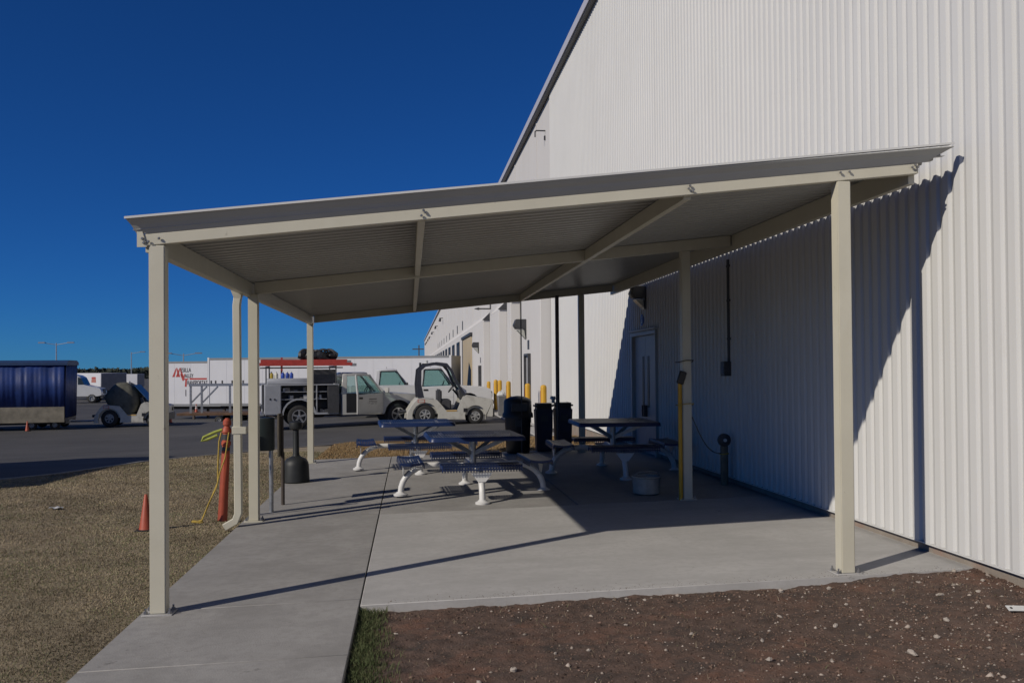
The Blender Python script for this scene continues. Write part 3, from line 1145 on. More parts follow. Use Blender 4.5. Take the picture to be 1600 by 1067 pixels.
b.build('strap', M_cream, ds, bevel=.004)
b = MB()
c0 = Vector(cl((-1.815, 9.80, 2.40)))
b.loft([[c0 + Vector((sx * .03, sy * .04, 0)) for sx, sy in ((-1, -1), (1, -1), (1, 1), (-1, 1))], [c0 + Vector((sx * .055 - .01, sy * .07, .10)) for sx, sy in ((-1, -1), (1, -1), (1, 1), (-1, 1))]])
b.build('outlet_funnel', M_cream, ds)

# ------------------------------------------------------------------ picnic tables
def seat_profile(half, dip=.018, lip=.055, n=7):
    """cross-section of a rolled sheet: dished top, turned-down edges"""
    top = []
    for i in range(n):
        t = -1 + 2 * i / (n - 1)
        top.append((t * half, -dip * (1 - t * t)))
    left = [(-half - .018, -lip), (-half - .012, -.015)]
    right = [(half + .012, -.015), (half + .018, -lip)]
    return left + top + right


def rolled_sheet(length, half, dip, lip, thick=.006):
    pr_ = seat_profile(half, dip, lip)
    inner = [(x * (1 - .02), z - thick) for x, z in reversed(pr_)]
    return pr_ + inner


def make_table():
    t = thing('picnic_table', (0, 0, 0), 'table', 'picnic table', 0, 'blue perforated picnic tables on the slab')
    TZ, SZ = .765, .46
    # top: sheet with turned-down edge all round
    b = MB()
    h = .585
    ring = []
    for rr, zz in ((h + .01, TZ - .055), (h + .004, TZ - .012), (h - .012, TZ)):
        pts = []
        for cx, cy, a0 in ((1, 1, 0), (-1, 1, 90), (-1, -1, 180), (1, -1, 270)):
            for a in (0, 30, 60, 90):
                pts.append(((rr - .06) * cx + .06 * math.cos(R(a0 + a)), (rr - .06) * cy + .06 * math.sin(R(a0 + a)), zz))
        ring.append(pts)
    b.loft(ring, False)
    rim = b.build('table_rim', M_blue, t, smooth=50)
    b = MB()
    b.add(ring[-1], [tuple(range(len(ring[-1])))])
    b.build('table_top', M_blue_perf, t)
    # under-frame of the top
    b = MB()
    for s_ in (-1, 1):
        b.bar((s_ * .38, -.55, TZ - .035), (s_ * .38, .55, TZ - .035), .035, .03)
        b.bar((-.55, s_ * .38, TZ - .05), (.55, s_ * .38, TZ - .05), .035, .03)
    b.build('top_frame', M_white_pow, t)
    # pedestal
    b = MB()
    b.tube([(0, 0, .33), (0, 0, TZ - .03)], .042, 14)
    b.build('pedestal', M_galv, t)
    for k in range(4):
        a = R(45 + 90 * k)
        d = Vector((math.cos(a), math.sin(a), 0))
        b = MB()
        b.bar(d * .03 + Vector((0, 0, .52)), d * .50 + Vector((0, 0, TZ - .05)), .012, .05)
        b.build('brace', M_galv, t)
    for k in range(4):
        a = R(90 * k)
        d = Vector((math.cos(a), math.sin(a), 0))
        side = Vector((-d.y, d.x, 0))
        path = [d * .04 + Vector((0, 0, .36)), d * .45 + Vector((0, 0, .375))]
        for i in range(9):
            th = R(90 - 90 * i / 8)
            path.append(d * (.55 + .37 * math.cos(th)) + Vector((0, 0, .375 - .33 + .33 * math.sin(th))))
        path.append(d * .925 + Vector((0, 0, .02)))
        b = MB()
        b.tube(path, .038, 12)
        lg = b.build('leg', M_white_pow, t, smooth=60)
        b = MB()
        b.lathe([(.085, .001), (.088, .022), (.06, .034), (.045, .05)], 16, tuple(d * .925))
        b.build('foot', M_white_pow, lg)
        # gusset plate carrying the seat
        b = MB()
        c0 = d * .885
        pts = []
        for off in (-.006, .006):
            for sx, z in ((-.13, .365), (.13, .365), (.045, .255), (-.045, .255)):
                pts.append(c0 + side * sx + d * off + Vector((0, 0, z)))
        b.add(pts, [(0, 1, 2, 3), (7, 6, 5, 4), (0, 4, 5, 1), (1, 5, 6, 2), (2, 6, 7, 3), (3, 7, 4, 0)])
        b.build('gusset', M_white_pow, lg)
        # seat: long side runs across the arm; local x along its length
        pr_ = rolled_sheet(.94, .135, .016, .075)
        b = MB()
        b.prism(pr_, -.47, .47, 'x')
        st = b.build('seat', M_blue_perf, t, smooth=60)
        st.location = d * .80 + Vector((0, 0, SZ))
        st.rotation_euler = (0, 0, a + R(90))
        for s_ in (-1, 1):
            b = MB()
            b.prism([(x * 1.01, z + .001) for x, z in seat_profile(.135, .016, .075)] + [(x * .97, z - .03) for x, z in reversed(seat_profile(.135, .016, .05))], s_ * .472 - .008, s_ * .472 + .008, 'x')
            b.build('end_band', M_blue, st, smooth=0)
    return t


t0 = make_table()
TABLES = [((.79, 11.5), 3, 'blue picnic table with white legs standing nearest, half in sunlight'),
          ((.08, 14.75), 4, 'blue picnic table with white legs behind the nearest table, fully in sunlight'),
          ((2.98, 13.05), -2, 'dark picnic table in the canopy shade beside the shaded wall')]
for k, ((x, y), a, lb) in enumerate(TABLES):
    o = t0 if k == 0 else copy_tree(t0)
    o.location = (x, y, FZ(x) - .002)
    o.rotation_euler = (0, math.atan(-SLOPE) * .0, R(a))
    o['label'] = lb

# ------------------------------------------------------------------ bins behind the tables
t = thing('trash_can', (1.98, 16.55, FZ(1.98)), 'tall black trash can with a domed lid behind the tables', 'trash can')
b = MB()
b.lathe([(.20, 0), (.22, .03), (.245, .66), (.262, .67), (.262, .70)], 24)
cb = b.build('body', M_black, t)
b = MB()
b.bb(-.075, .03, -.252, -.236, .50, .62)
b.build('label_patch', mat('faded_print', (.05, .06, .065), .6), cb)
b = MB()
b.lathe([(.29, .66), (.285, .73), (.262, .76), (.258, .96), (.235, 1.0), (.13, 1.045), (.02, 1.06)], 24)
ld = b.build('domed_lid', M_black, t)
b = MB()
b.bb(-.15, .15, -.275, -.235, .78, .93)
b.build('push_flap', M_dark_grey, ld, bevel=.01)
for k, (x, lb) in enumerate(((2.49, 'navy square recycling bin standing next to the domed trash can'), (2.86, 'navy square recycling bin next to the back canopy post'))):
    t = thing('recycling_bin', (x, 16.75, FZ(x)), lb, 'recycling bin', 0, 'navy recycling bins behind the tables')
    b = MB()
    r0 = [(-.14, -.15), (.14, -.15), (.14, .15), (-.14, .15)]
    b.loft([[(px, py, 0) for px, py in r0], [(px * 1.16, py * 1.16, .80) for px, py in r0]])
    bd_ = b.build('body', M_navy, t, bevel=.02, seg=2)
    b = MB()
    b.bb(-.175, .175, -.185, .185, .80, .90)
    b.build('lid', M_black, t, bevel=.035, seg=2)
    b = MB()
    b.bb(-.07, .07, -.176, -.168, .56, .68)
    b.build('label_patch', MATS['faded_print'], bd_)
# crumpled cup on the lids
t = thing('paper_cup', (2.66, 16.62, FZ(2.66) + .90), 'crumpled white paper cup resting on the recycling bins', 'cup')
b = MB()
b.lathe([(.028, 0), (.03, .06), (.055, .075), (.045, .12), (.06, .125)], 9)
cu = b.build('cup', M_reflect, t)
for v_ in cu.data.vertices:
    v_.co.x += rnd.uniform(-.012, .012)
    v_.co.z += rnd.uniform(-.008, .008)
# pale tub on the floor in the shade
t = thing('tub', (2.86, 10.72, FZ(2.86)), 'pale round tub on the shaded floor beside the canopy post', 'tub')
b = MB()
b.lathe([(.13, 0), (.165, .02), (.17, .20), (.185, .21), (.185, .225), (.16, .225), (.15, .06)], 20)
b.build('bowl', mat('tub_cream', (.35, .33, .29), .7, 0, .2, 9), t)
b = MB()
b.tube([(-.175, 0, .2), (-.12, -.06, .27), (0, -.09, .29), (.12, -.06, .27), (.175, 0, .2)], .006, 6)
b.build('handle', M_galv, t)

# yellow pole strapped to the middle right post, with a dark bundle on it
px_, py_ = 3.2 - .085, 10.14
t = thing('yellow_pole', (px_, py_, FZ(px_)), 'thin yellow pole strapped to the shaded canopy post', 'pole')
b = MB()
b.tube([(0, 0, 0), (0, 0, 1.42)], .024, 10)
b.build('pole', M_yellow, t)
b = MB()
b.box((0.012, -.03, 1.42), (.085, .04, .15), Matrix.Rotation(R(18), 3, 'Y'))
b.build('bundle', M_black, t, bevel=.01)
for z in (1.10, 1.60):
    b = MB()
    b.tube([(-.03, -.03, z), (.06, -.058, z + .02), (.145, -.06, z + .02), (.15, .0, z), (.145, .1, z), (-.02, .1, z), (-.032, -.03, z)], .006, 6)
    b.build('strap', M_rope if z < 1.5 else M_rust, t)
# standpipe by the wall and the yellow cord to it
t = thing('standpipe', (4.02, 11.2, FZ(4.02)), 'dark standpipe with a round valve standing against the shaded wall', 'standpipe')
b = MB()
b.tube([(0, 0, 0), (0, 0, .50)], .05, 12)
b.build('pipe', mat('standpipe_tan', (.20, .16, .11), .8, 0, .25, 9), t)
b = MB()
b.lathe([(.07, -.03), (.085, -.02), (.085, .02), (.07, .03)], 16, (-.01, -.03, .58), 'y')
vl = b.build('valve', M_dark_grey, t)
b = MB()
b.lathe([(.022, -.05), (.022, -.03)], 10, (-.01, -.03, .58), 'y')
b.build('valve_cap', M_reflect, vl)
b = MB()
b.tube([(-.06, 0, .40), (-.02, -.056, .40), (.04, -.05, .41), (.06, 0, .40), (0, .056, .4), (-.06, 0, .4)], .008, 6)
b.build('cord_wrap', M_rope, t)
t = thing('barrier_rope', (3.26, 10.15, .12), 'yellow and black cord sagging from the canopy post to the standpipe', 'rope')
b = MB()
p0, p1 = Vector((0, 0, .95)), Vector((.70, 1.0, .42))
pts = []
for i in range(13):
    q = p0.lerp(p1, i / 12)
    q.z -= .13 * math.sin(math.pi * i / 12)
    pts.append(q)
b.tube(pts, .006, 6)
b.build('strand', mat('cord_yellow_black', (.16, .11, .02), .8, 0, .8, 22), t)

# ------------------------------------------------------------------ things by the left posts
# leaning orange delineator with rope
t = thing('delineator_post', (-2.10, 10.35, -.03), 'faded orange flexible marker post with reflective bands beside the downspout', 'marker post', R(20))
t.rotation_euler = (R(-1), R(3), R(15))
b = MB()
prof_ = [(.052, 0, .03), (.05, .12, .028), (.046, .42, .028), (.044, .70, .034), (.04, .80, .038)]
rings = []
for w, z, d_ in prof_:
    rings.append([(w * math.cos(2 * math.pi * i / 14) + .006 * math.sin(3 * i), d_ * math.sin(2 * math.pi * i / 14), z) for i in range(14)])
b.loft(rings)
db = b.build('body', M_orange, t)
b = MB()
b.lathe([(.042, .80), (.042, .84), (.052, .85), (.052, .885), (.042, .895), (.042, .98), (.055, .99), (.055, 1.02), (.035, 1.05), (.03, 1.06), (.045, 1.075), (.045, 1.12), (.02, 1.15)], 14)
b.build('neck', M_orange, t)
for z in (.905, .825):
    b = MB()
    b.lathe([(.0445, z - .04 if z < .9 else z), (.0445, z + .0 if z < .9 else z + .065)], 14)
    b.build('band', M_dark_grey, t)
t = thing('rope', (-2.10, 10.28, -.03), 'yellow rope looped over the orange marker post and trailing to the ground', 'rope')
b = MB()
b.tube([(.02, -.06, 1.0), (-.005, -.06, .9), (-.02, -.06, .6), (-.02, -.06, .45), (-.09, -.06, .28), (-.16, -.05, .12), (-.20, -.03, .03), (-.25, -.02, .02)], .009, 6)
b.tube([(.10, -.06, 1.0), (.06, -.065, .72), (0, -.066, .55), (-.03, -.066, .40), (-.12, -.06, .22), (-.19, -.05, .04)], .008, 6)
b.build('strand', M_rope, t)
b = MB()
b.tube([(.03, -.06, 1.03), (-.06, -.06, 1.0), (-.17, -.06, .95), (-.19, -.06, .91), (-.14, -.06, .92), (-.02, -.06, .97)], .016, 8)
b.build('loop', mat('rope_green', (.33, .36, .06), .8, 0, .2, 30), t)
b = MB()
b.box((-.245, -.03, .015), (.12, .06, .025), Matrix.Rotation(R(10), 3, 'Y'))
b.build('tag', M_rope, t, bevel=.006)

# post-mounted litter bin
t = thing('litter_bin', (-1.62, 10.72, FZ(-1.62)), 'dark green litter bin mounted on a grey pipe next to the canopy post', 'litter bin')
b = MB()
b.tube([(0, 0, 0), (0, 0, 1.0)], .026, 12)
b.build('pipe', M_galv, t)
b = MB()
rings = []
for z, s_ in ((.72, .96), (.73, 1.0), (1.07, 1.0), (1.09, 1.02), (1.10, .98)):
    rings.append([(-.09 + .135 * s_ * math.cos(2 * math.pi * i / 20), -.01 + .105 * s_ * math.sin(2 * math.pi * i / 20), z) for i in range(20)])
b.loft(rings)
b.build('bin_body', mat('bin_green', (.022, .032, .032), .5, .1, .2, 8), t)
for z in (.78, 1.0):
    b = MB()
    b.bar((-.06, 0, z), (.03, 0, z), .06, .025)
    b.build('bracket', M_dark_grey, t)
t = thing('sign_post', (-1.56, 11.25, FZ(-1.56)), 'weathered wooden sign post with its board seen edge-on near the bin', 'sign post')
b = MB()
b.tube([(0, 0, 0), (0, 0, .62), (-.01, 0, .66), (-.01, 0, 1.08)], .022, 8)
b.build('post', M_rust, t)
b = MB()
b.bb(-.045, -.02, -.14, .16, .60, 1.12)
b.build('board', mat('weathered_wood', (.10, .085, .065), .9, 0, .3, 10, stretch=(8, 8, 1)), t, bevel=.004)
# smokers' ash receptacle
t = thing('ash_receptacle', (-1.68, 13.5, FZ(-1.68)), 'dark bell-shaped ash receptacle with a tall thin neck', 'ash receptacle')
b = MB()
b.lathe([(.175, 0), (.195, .02), (.192, .10), (.185, .25), (.175, .30), (.14, .35), (.08, .375), (.055, .39)], 24)
b.build('base', mat('ash_grey', (.020, .022, .022), .55, 0, .2, 10), t)
b = MB()
b.lathe([(.055, .385), (.046, .42), (.044, .78)], 16)
b.build('neck', MATS['ash_grey'], t)
b = MB()
b.lathe([(.05, .77), (.09, .79), (.10, .83), (.095, .88), (.03, .91)], 16)
b.build('cap', MATS['ash_grey'], t)


# cones
def make_cone(h):
    t = thing('traffic_cone', (0, 0, 0), 'cone', 'traffic cone')
    s_ = h / .71
    b = MB()
    b.box((0, 0, .015 * s_), (.36 * s_, .36 * s_, .03 * s_))
    b.build('base', M_orange if h > .5 else M_rubber, t, bevel=.008)
    b = MB()
    b.lathe([(.135 * s_, .03 * s_), (.125 * s_, .06 * s_), (.030 * s_, .70 * s_), (.022 * s_, .71 * s_)], 18)
    bd_ = b.build('body', M_orange, t)
    return t, s_


t, s_ = make_cone(.38)
t.location = (-2.78, 9.85, float(lawn_z(-2.78, 9.85)))
t['label'] = 'weathered orange traffic cone standing on the dry lawn'
tgt = []
for (x, y, z, lb) in ((-9.55, 37.2, gz(-9.55, 37.2), 'small orange and white cone on the lot left of the flatbed trailer'),
                      (-10.05, 43.75, -.30, 'orange and white cone standing on the end of the flatbed trailer')):
    t, s_ = make_cone(.40)
    for zz in (.30, .45):
        b = MB()
        r0 = .125 + (.03 - .125) * (zz - .06) / .64
        r1 = .125 + (.03 - .125) * (zz + .1 - .06) / .64
        b.lathe([(r0 * s_ + .003, zz * s_), (r1 * s_ + .003, (zz + .1) * s_)], 18)
        b.build('collar', M_reflect, t)
    t.location = (x, y, z)
    t['label'] = lb
t, s_ = make_cone(.36)
t.location = (-13.35, 33.15, gz(-13.35, 33.15) - .01)
t['label'] = 'bright orange cone on the lot against the blue curtain cart'

# litter on the lawn, bracket on the soil
t = thing('paper_scrap', (-4.3, 11.5, float(lawn_z(-4.3, 11.5)) + .025), 'scrap of white paper lying on the dry lawn', 'paper')
b = MB()
gv = [[(i * .035 - .07, j * .035 - .05, .012 * math.sin(i * 2.1 + j * 1.3)) for i in range(5)] for j in range(4)]
for j in range(3):
    for i in range(4):
        b.add([gv[j][i], gv[j][i + 1], gv[j + 1][i + 1], gv[j + 1][i]], [(0, 1, 2, 3)])
b.build('sheet', M_reflect, t)
bx, by = 3.86, 5.32
t = thing('metal_bracket', (bx, by, float(soil_z(bx, by)) + .012), 'flat pale metal strap with bolt holes lying on the soil by the wall', 'bracket', R(-4))
t.rotation_euler = (R(24), R(2), R(-4))
b = MB()
b.box((0, 0, .008), (.20, .05, .006))
b.build('strap', M_reflect, t, bevel=.001)
for x in (-.075, .072):
    b = MB()
    b.lathe([(.009, .0112), (.009, .0122)], 10, (x, 0, 0))
    b.build('bolt_hole', M_dark, t)
b = MB()
b.lathe([(.014, .0), (.014, .02), (.008, .028)], 8, (.105, 0, .006))
b.build('bolt', M_bolt, t)

# ------------------------------------------------------------------ bollards along the warehouse
BOLL = [(3.46, 39.7, 'yellow bollard farthest along the white wall'), (3.47, 36.5, 'yellow bollard standing left of the close pair by the grey bin'),
        (3.45, 34.6, 'yellow bollard right of the close pair, just left of the grey bin'), (3.46, 31.6, 'yellow bollard standing right behind the grey bin'),
        (3.46, 26.4, 'yellow bollard in front of the nearer numbered door'), (3.46, 23.2, 'nearest yellow bollard, behind the domed trash can')]
bo = None
for (x, y, lb) in BOLL:
    if bo is None:
        bo = thing('bollard', (0, 0, 0), lb, 'bollard', 0, 'yellow bollards along the warehouse wall')
        b = MB()
        b.lathe([(.083, -.15), (.083, 1.2), (.075, 1.24), (.05, 1.265), (.005, 1.275)], 16)
        b.build('pipe', M_yellow, bo)
        b = MB()
        b.lathe([(.13, -.02), (.13, .03), (.085, .05)], 16)
        b.build('collar', M_concrete, bo)
        b = MB()
        b.bar((-.0846, 0, .35), (-.0846, 0, 1.12), .05, .003, (1, 0, 0))
        b.build('warning_strip', M_orange, bo)
        o = bo
    else:
        o = copy_tree(bo)
    o.location = (x, y, gz(x, y) + .03)
    o['label'] = lb
# concrete pad the bollards stand on
tag(MB().bb(3.2, 3.82, 22.4, 45, -.5, -.075).build('apron', M_concrete_new, bevel=.01), kind='structure')
t = thing('refuse_bin', (3.40, 32.6, -.07), 'grey square bin with a white bag by the yellow bollards', 'bin')
b = MB()
r0 = [(-.20, -.20), (.20, -.20), (.20, .20), (-.20, .20)]
b.loft([[(px, py, 0) for px, py in r0], [(px * 1.25, py * 1.25, .74) for px, py in r0]])
b.build('body', mat('bin_grey', (.16, .16, .165), .6), t, bevel=.02)
b = MB()
b.sphere((-.1, -.02, .76), .17, 9, 6, (1, 1, .8))
bg_ = b.build('bag', M_reflect, t, smooth=20)
for v_ in bg_.data.vertices:
    v_.co *= 1 + rnd.uniform(-.06, .06)
t = thing('cooler', (3.42, 29.3, -.07), 'red cooler with a white lid in front of the white wall', 'cooler')
b = MB()
b.bb(-.28, .28, -.2, .2, 0, .33)
b.build('body', mat('cooler_red', (.42, .03, .03), .4), t, bevel=.02)
b = MB()
b.bb(-.29, .29, -.21, .21, .335, .44)
b.build('lid', M_white_pow, t, bevel=.03, seg=2)

# ------------------------------------------------------------------ vehicles
def wheel(parent, x, y, r, w, rim_m, side, spokes=5, rim_r=.62, name='wheel'):
    """wheel with tyre and rim; axle along y, outer face towards side (+1/-1)"""
    h = bpy.data.objects.new(name, None)
    COL.objects.link(h)
    h.parent = parent
    h.location = (x, y, r)
    b = MB()
    R0 = r * rim_r
    b.lathe([(R0, -w * .5), (r * .88, -w * .5), (r * .97, -w * .42), (r, -w * .3), (r, w * .3), (r * .97, w * .42), (r * .88, w * .5), (R0, w * .5), (R0, -w * .5)], 28, (0, 0, 0), 'y', caps=False)
    b.build('tyre', M_rubber, h, smooth=50)
    b = MB()
    f_ = side * w * .5
    b.lathe([(R0 * 1.0, f_ * .92), (R0 * .93, f_ * .95), (R0 * .88, f_ * .55), (R0 * .3, f_ * .45), (.001, f_ * .45)], 28, (0, 0, 0), 'y', caps=False)
    b.build('rim', mat('rim_well', (.03, .03, .03), .6) if spokes else rim_m, h)
    b = MB()
    b.lathe([(R0 * 1.0, f_ * .90), (R0 * 1.0, f_ * 1.0), (R0 * .88, f_ * 1.0), (R0 * .88, f_ * .7)], 28, (0, 0, 0), 'y', caps=False)
    b.lathe([(R0 * .26, f_ * .4), (R0 * .24, f_ * 1.0), (.001, f_ * 1.05)], 14, (0, 0, 0), 'y', caps=False)
    for k in range(spokes):
        a = 2 * math.pi * k / spokes + .3
        b.bar((R0 * .2 * math.cos(a), f_ * .8, R0 * .2 * math.sin(a)), (R0 * .92 * math.cos(a), f_ * .82, R0 * .92 * math.sin(a)), R0 * .26, abs(f_) * .3, (0, 1, 0))
    b.build('hub_and_spokes', rim_m, h)
    return h


def arch(cx, cz, r, a0, a1, n=9):
    return [(cx + r * math.cos(R(a0 + (a1 - a0) * i / n)), cz + r * math.sin(R(a0 + (a1 - a0) * i / n))) for i in range(n + 1)]


def pane(parent, pts, th, m=None, name='window'):
    """flat glass pane from a polygon of 3D points, given a little thickness"""
    p = [Vector(q) for q in pts]
    n = (p[1] - p[0]).cross(p[2] - p[0]).normalized() * th
    b = MB()
    k = len(p)
    b.add([q - n / 2 for q in p] + [q + n / 2 for q in p], [tuple(range(k - 1, -1, -1)), tuple(range(k, 2 * k))] + [(i, (i + 1) % k, k + (i + 1) % k, k + i) for i in range(k)])
    return b.build(name, m or M_glass, parent, smooth=0)


def cab_and_front(t, paint, wb, zs=1.0, open_right=False, lettering=False):
    """cab, hood, fenders, glass, wheels of a pickup: x forward, y to its left, origin on the ground at mid wheelbase"""
    fa = wb / 2
    W_ = .95
    x0, xc = -.27, 1.14          # back of cab, cowl
    nose = fa + .92
    zb_, zc = .40 * zs, 1.08 * zs
    lower = [(x0, zb_), (fa - .50, zb_)] + arch(fa, .40 * zs, .47, 172, 8) + [(nose - .12, .42 * zs), (nose, .55 * zs), (nose, .80 * zs), (nose - .07, .98 * zs), (nose - .3, 1.05 * zs), (xc, 1.13 * zs), (x0, zc)]
    b = MB()
    b.prism(lower, -W_, W_, 'y', .07, .02)
    body = b.build('body', paint, t, smooth=32)
    # dark wheel wells
    b = MB()
    b.lathe([(.45, -.80), (.45, .80)], 20, (fa, 0, .42 * zs), 'y')
    b.build('wheel_well', M_dark, t)
    # roof shell
    zt = 1.80 * zs
    b = MB()
    base = [(x0 + .06, .74), (x0 + .06, -.74), (.62, -.72), (.66, -.60), (.68, 0), (.66, .60), (.62, .72)]
    b.loft([[(x, y, zt - .13) for x, y in base], [(x, y * .99, zt - .06) for x, y in base], [(x * .96 - .0, y * .93, zt - .015) for x, y in base], [(x * .85, y * .78, zt) for x, y in base]])
    b.build('roof', paint, t, smooth=60)
    for s_ in (-1, 1):
        b = MB()
        b.bar((xc + .03, s_ * .88, zc + .02), (.60, s_ * .70, zt - .09), .07, .055, (0, 1, 0))
        b.build('windscreen_pillar', paint, t, bevel=.012)
        b = MB()
        b.prism([(x0, zc - .02), (x0 + .20, zc - .02), (x0 + .22, zt - .08), (x0 + .07, zt - .08)], s_ * .83 - .05, s_ * .83 + .05, 'y')
        o = b.build('rear_pillar', paint, t, bevel=.015)
        for v_ in o.data.vertices:
            if v_.co.z > zt - .3:
                v_.co.y -= s_ * .12
    pane(t, [(xc, -.80, zc + .05), (xc, .80, zc + .05), (.66, .62, zt - .08), (.66, -.62, zt - .08)], .008, name='windscreen')
    pane(t, [(x0 + .03, .72, zc + .03), (x0 + .03, -.72, zc + .03), (x0 + .08, -.62, zt - .13), (x0 + .08, .62, zt - .13)], .008, name='rear_window')
    # interior
    b = MB()
    b.bb(x0 + .12, x0 + .62, -.68, .68, .62 * zs, .84 * zs)
    b.prism([(x0 + .10, .8 * zs), (x0 + .26, .8 * zs), (x0 + .18, 1.32 * zs), (x0 + .08, 1.32 * zs)], -.66, .66, 'y')
    b.build('bench_seat', M_seat, t, bevel=.03)
    for s_ in (-.38, .38):
        b = MB()
        b.box((x0 + .14, s_, 1.42 * zs), (.09, .26, .18))
        b.build('headrest', M_seat, t, bevel=.03)
    b = MB()
    b.prism([(.82, .9 * zs), (xc, .9 * zs), (xc, 1.12 * zs), (.92, 1.12 * zs)], -.8, .8, 'y')
    b.build('dashboard', M_seat, t, bevel=.02)
    b = MB()
    cx, cy, cz = .74, .38, 1.12 * zs
    b.tube([(cx + .07 * math.sin(a), cy + .19 * math.cos(a), cz + .18 * math.sin(a)) for a in [2 * math.pi * i / 18 for i in range(19)]], .015, 6)
    b.build('steering_wheel', M_black, t)
    # doors
    for s_ in (-1, 1):
        dx0, dx1 = x0 + .14, xc - .04
        dp = bpy.data.objects.new('door', None)
        COL.objects.link(dp)
        dp.parent = t
        dp.location = (dx1, s_ * (W_ + .004), 0)
        if open_right and s_ < 0:
            dp.rotation_euler = (0, 0, R(38))
        L = dx1 - dx0
        b = MB()
        b.prism([(-L, .44 * zs), (0, .44 * zs), (.0, zc + .02), (-L, zc - .005)], -.008 if s_ < 0 else -.045, .045 if s_ < 0 else .008, 'y')
        b.build('door_panel', paint, dp, bevel=.01)
        iy = -s_ * .02
        tilt = -s_ * .155
        hz = zt - .10 - zc
        # window frame of the door
        fr = MB()
        A = (-.02, iy, zc)
        B = (-.46, iy + tilt, zt - .10)
        C = (-L + .12, iy + tilt, zt - .10)
        D = (-L + .03, iy, zc)
        for p, q in ((A, B), (B, C), (C, D)):
            fr.bar(p, q, .05, .05, (0, 1, 0))
        fr.build('window_frame', M_black if not open_right else paint, dp)
        pane(dp, [A, B, C, D], .006, name='window')
        b = MB()
        b.bb(-L + .06, -L + .24, s_ * .012 - .006, s_ * .012 + .012 * s_ + .006, .93 * zs, .99 * zs)
        b.build('handle', M_black, dp, bevel=.004)
        b = MB()
        b.bb(-L + .0, -.02, -.012 * s_ - .002, s_ * .014 + .002, .70 * zs, .735 * zs)
        b.build('side_moulding', paint, dp)
        b = MB()
        b.bar((-.10, 0, zc + .06), (-.06, s_ * .12, zc + .09), .03, .03)
        b.box((-.05, s_ * .22, zc + .12), (.07, .18, .17))
        b.build('mirror', M_black if not open_right else paint, dp, bevel=.015)
        if lettering and s_ < 0:
            yy = -.0095
            k = 0
            for row, (zz, hh, n_, wd) in enumerate(((.90, .034, 7, .36), (.84, .02, 9, .40), (.795, .018, 10, .42), (.755, .016, 8, .36))):
                for i in range(n_):
                    if row and rnd.random() < .2:
                        continue
                    b = MB()
                    xx = -L * .40 - wd / 2 + wd * i / n_
                    b.bb(xx, xx + wd / n_ * .72, yy - .001, yy + .001, zz * zs, zz * zs + hh)
                    b.build('lettering', M_text_dark if row == 0 else mat('print_faded', (.10, .09, .09), .6), dp)
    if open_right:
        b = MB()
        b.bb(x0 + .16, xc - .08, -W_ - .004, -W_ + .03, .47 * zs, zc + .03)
        b.build('doorway_shade_panel', M_black, t)  # black sheet over the solid side, standing in for shade inside the cab
        b = MB()
        b.bb(x0 + .15, xc - .06, -W_ - .012, -W_ + .03, .41 * zs, .468 * zs)
        b.build('door_sill', paint, t)
    # front end
    b = MB()
    b.bb(nose - .10, nose + .07, -.93, .93, .40 * zs, .58 * zs)
    b.build('front_bumper', M_galv, t, bevel=.03, seg=2)
    b = MB()
    b.bb(nose - .05, nose + .012, -.52, .52, .64 * zs, .90 * zs)
    b.build('grille', M_black, t, bevel=.01)
    for s_ in (-1, 1):
        b = MB()
        b.bb(nose - .14, nose + .015, s_ * .74 - .19, s_ * .74 + .19, .66 * zs, .90 * zs)
        b.build('headlight', mat('headlight_lens', (.45, .46, .46), .15), t, bevel=.03)
    for s_ in (-1, 1):
        wheel(t, fa, s_ * .82, .375 * zs, .25, M_rim, s_)
        wheel(t, -fa, s_ * .82, .375 * zs, .25, M_rim, s_)
    b = MB()
    b.bb(-fa - 1.0, fa + .6, -.42, .42, .36 * zs, .50 * zs)
    b.build('chassis', M_rust, t)
    return body


def pickup(loc, rz, label, zs=1.06):
    wb = 3.38
    t = thing('pickup_truck', loc, label, 'pickup truck', rz, 'white pickup trucks parked on the lot')
    cab_and_front(t, M_white_car, wb, zs)
    fa = wb / 2
    bx0, bx1 = -.31, -fa - 1.18
    z0, z1 = .48 * zs, 1.12 * zs
    side = [(bx1, z0 + .1), (-fa - .47, z0 - .04)] + arch(-fa, .40 * zs, .47, 172, 8) + [(bx0, z0 - .06), (bx0, z1), (bx1, z1)]
    for s_ in (-1, 1):
        b = MB()
        b.prism(side, s_ * .91 - .04, s_ * .91 + .04, 'y', .02, .01)
        b.build('bed_side', M_white_car, t, smooth=32)
    b = MB()
    b.bb(bx1, bx0, -.87, .87, z0, z0 + .08)
    b.build('bed_floor', M_dark_grey, t)
    b = MB()
    b.bb(bx1 - .03, bx1 + .03, -.86, .86, z0 + .06, z1)
    b.build('tailgate', M_white_car, t, bevel=.01)
    b = MB()
    b.bb(bx0 - .05, bx0, -.87, .87, z0, z1)
    b.build('bed_front', M_white_car, t)
    b = MB()
    b.bb(bx1 - .18, bx1 - .04, -.9, .9, .42 * zs, .56 * zs)
    b.build('rear_bumper', M_galv, t, bevel=.02)
    b = MB()
    b.tube([(.25, .2, 1.79 * zs), (.22, .2, 1.79 * zs + .1)], .008, 6)
    b.build('antenna', M_black, t)
    return t


pickup((-1.22, 38.2, gz(-1.2, 38.2)), R(2), 'white pickup truck half hidden behind the open-door service truck', 1.06)
pickup((.56, 35.9, gz(.5, 35.9) - .03), R(1), 'white pickup truck directly behind the tow tractor with the black cab frame', 1.06)

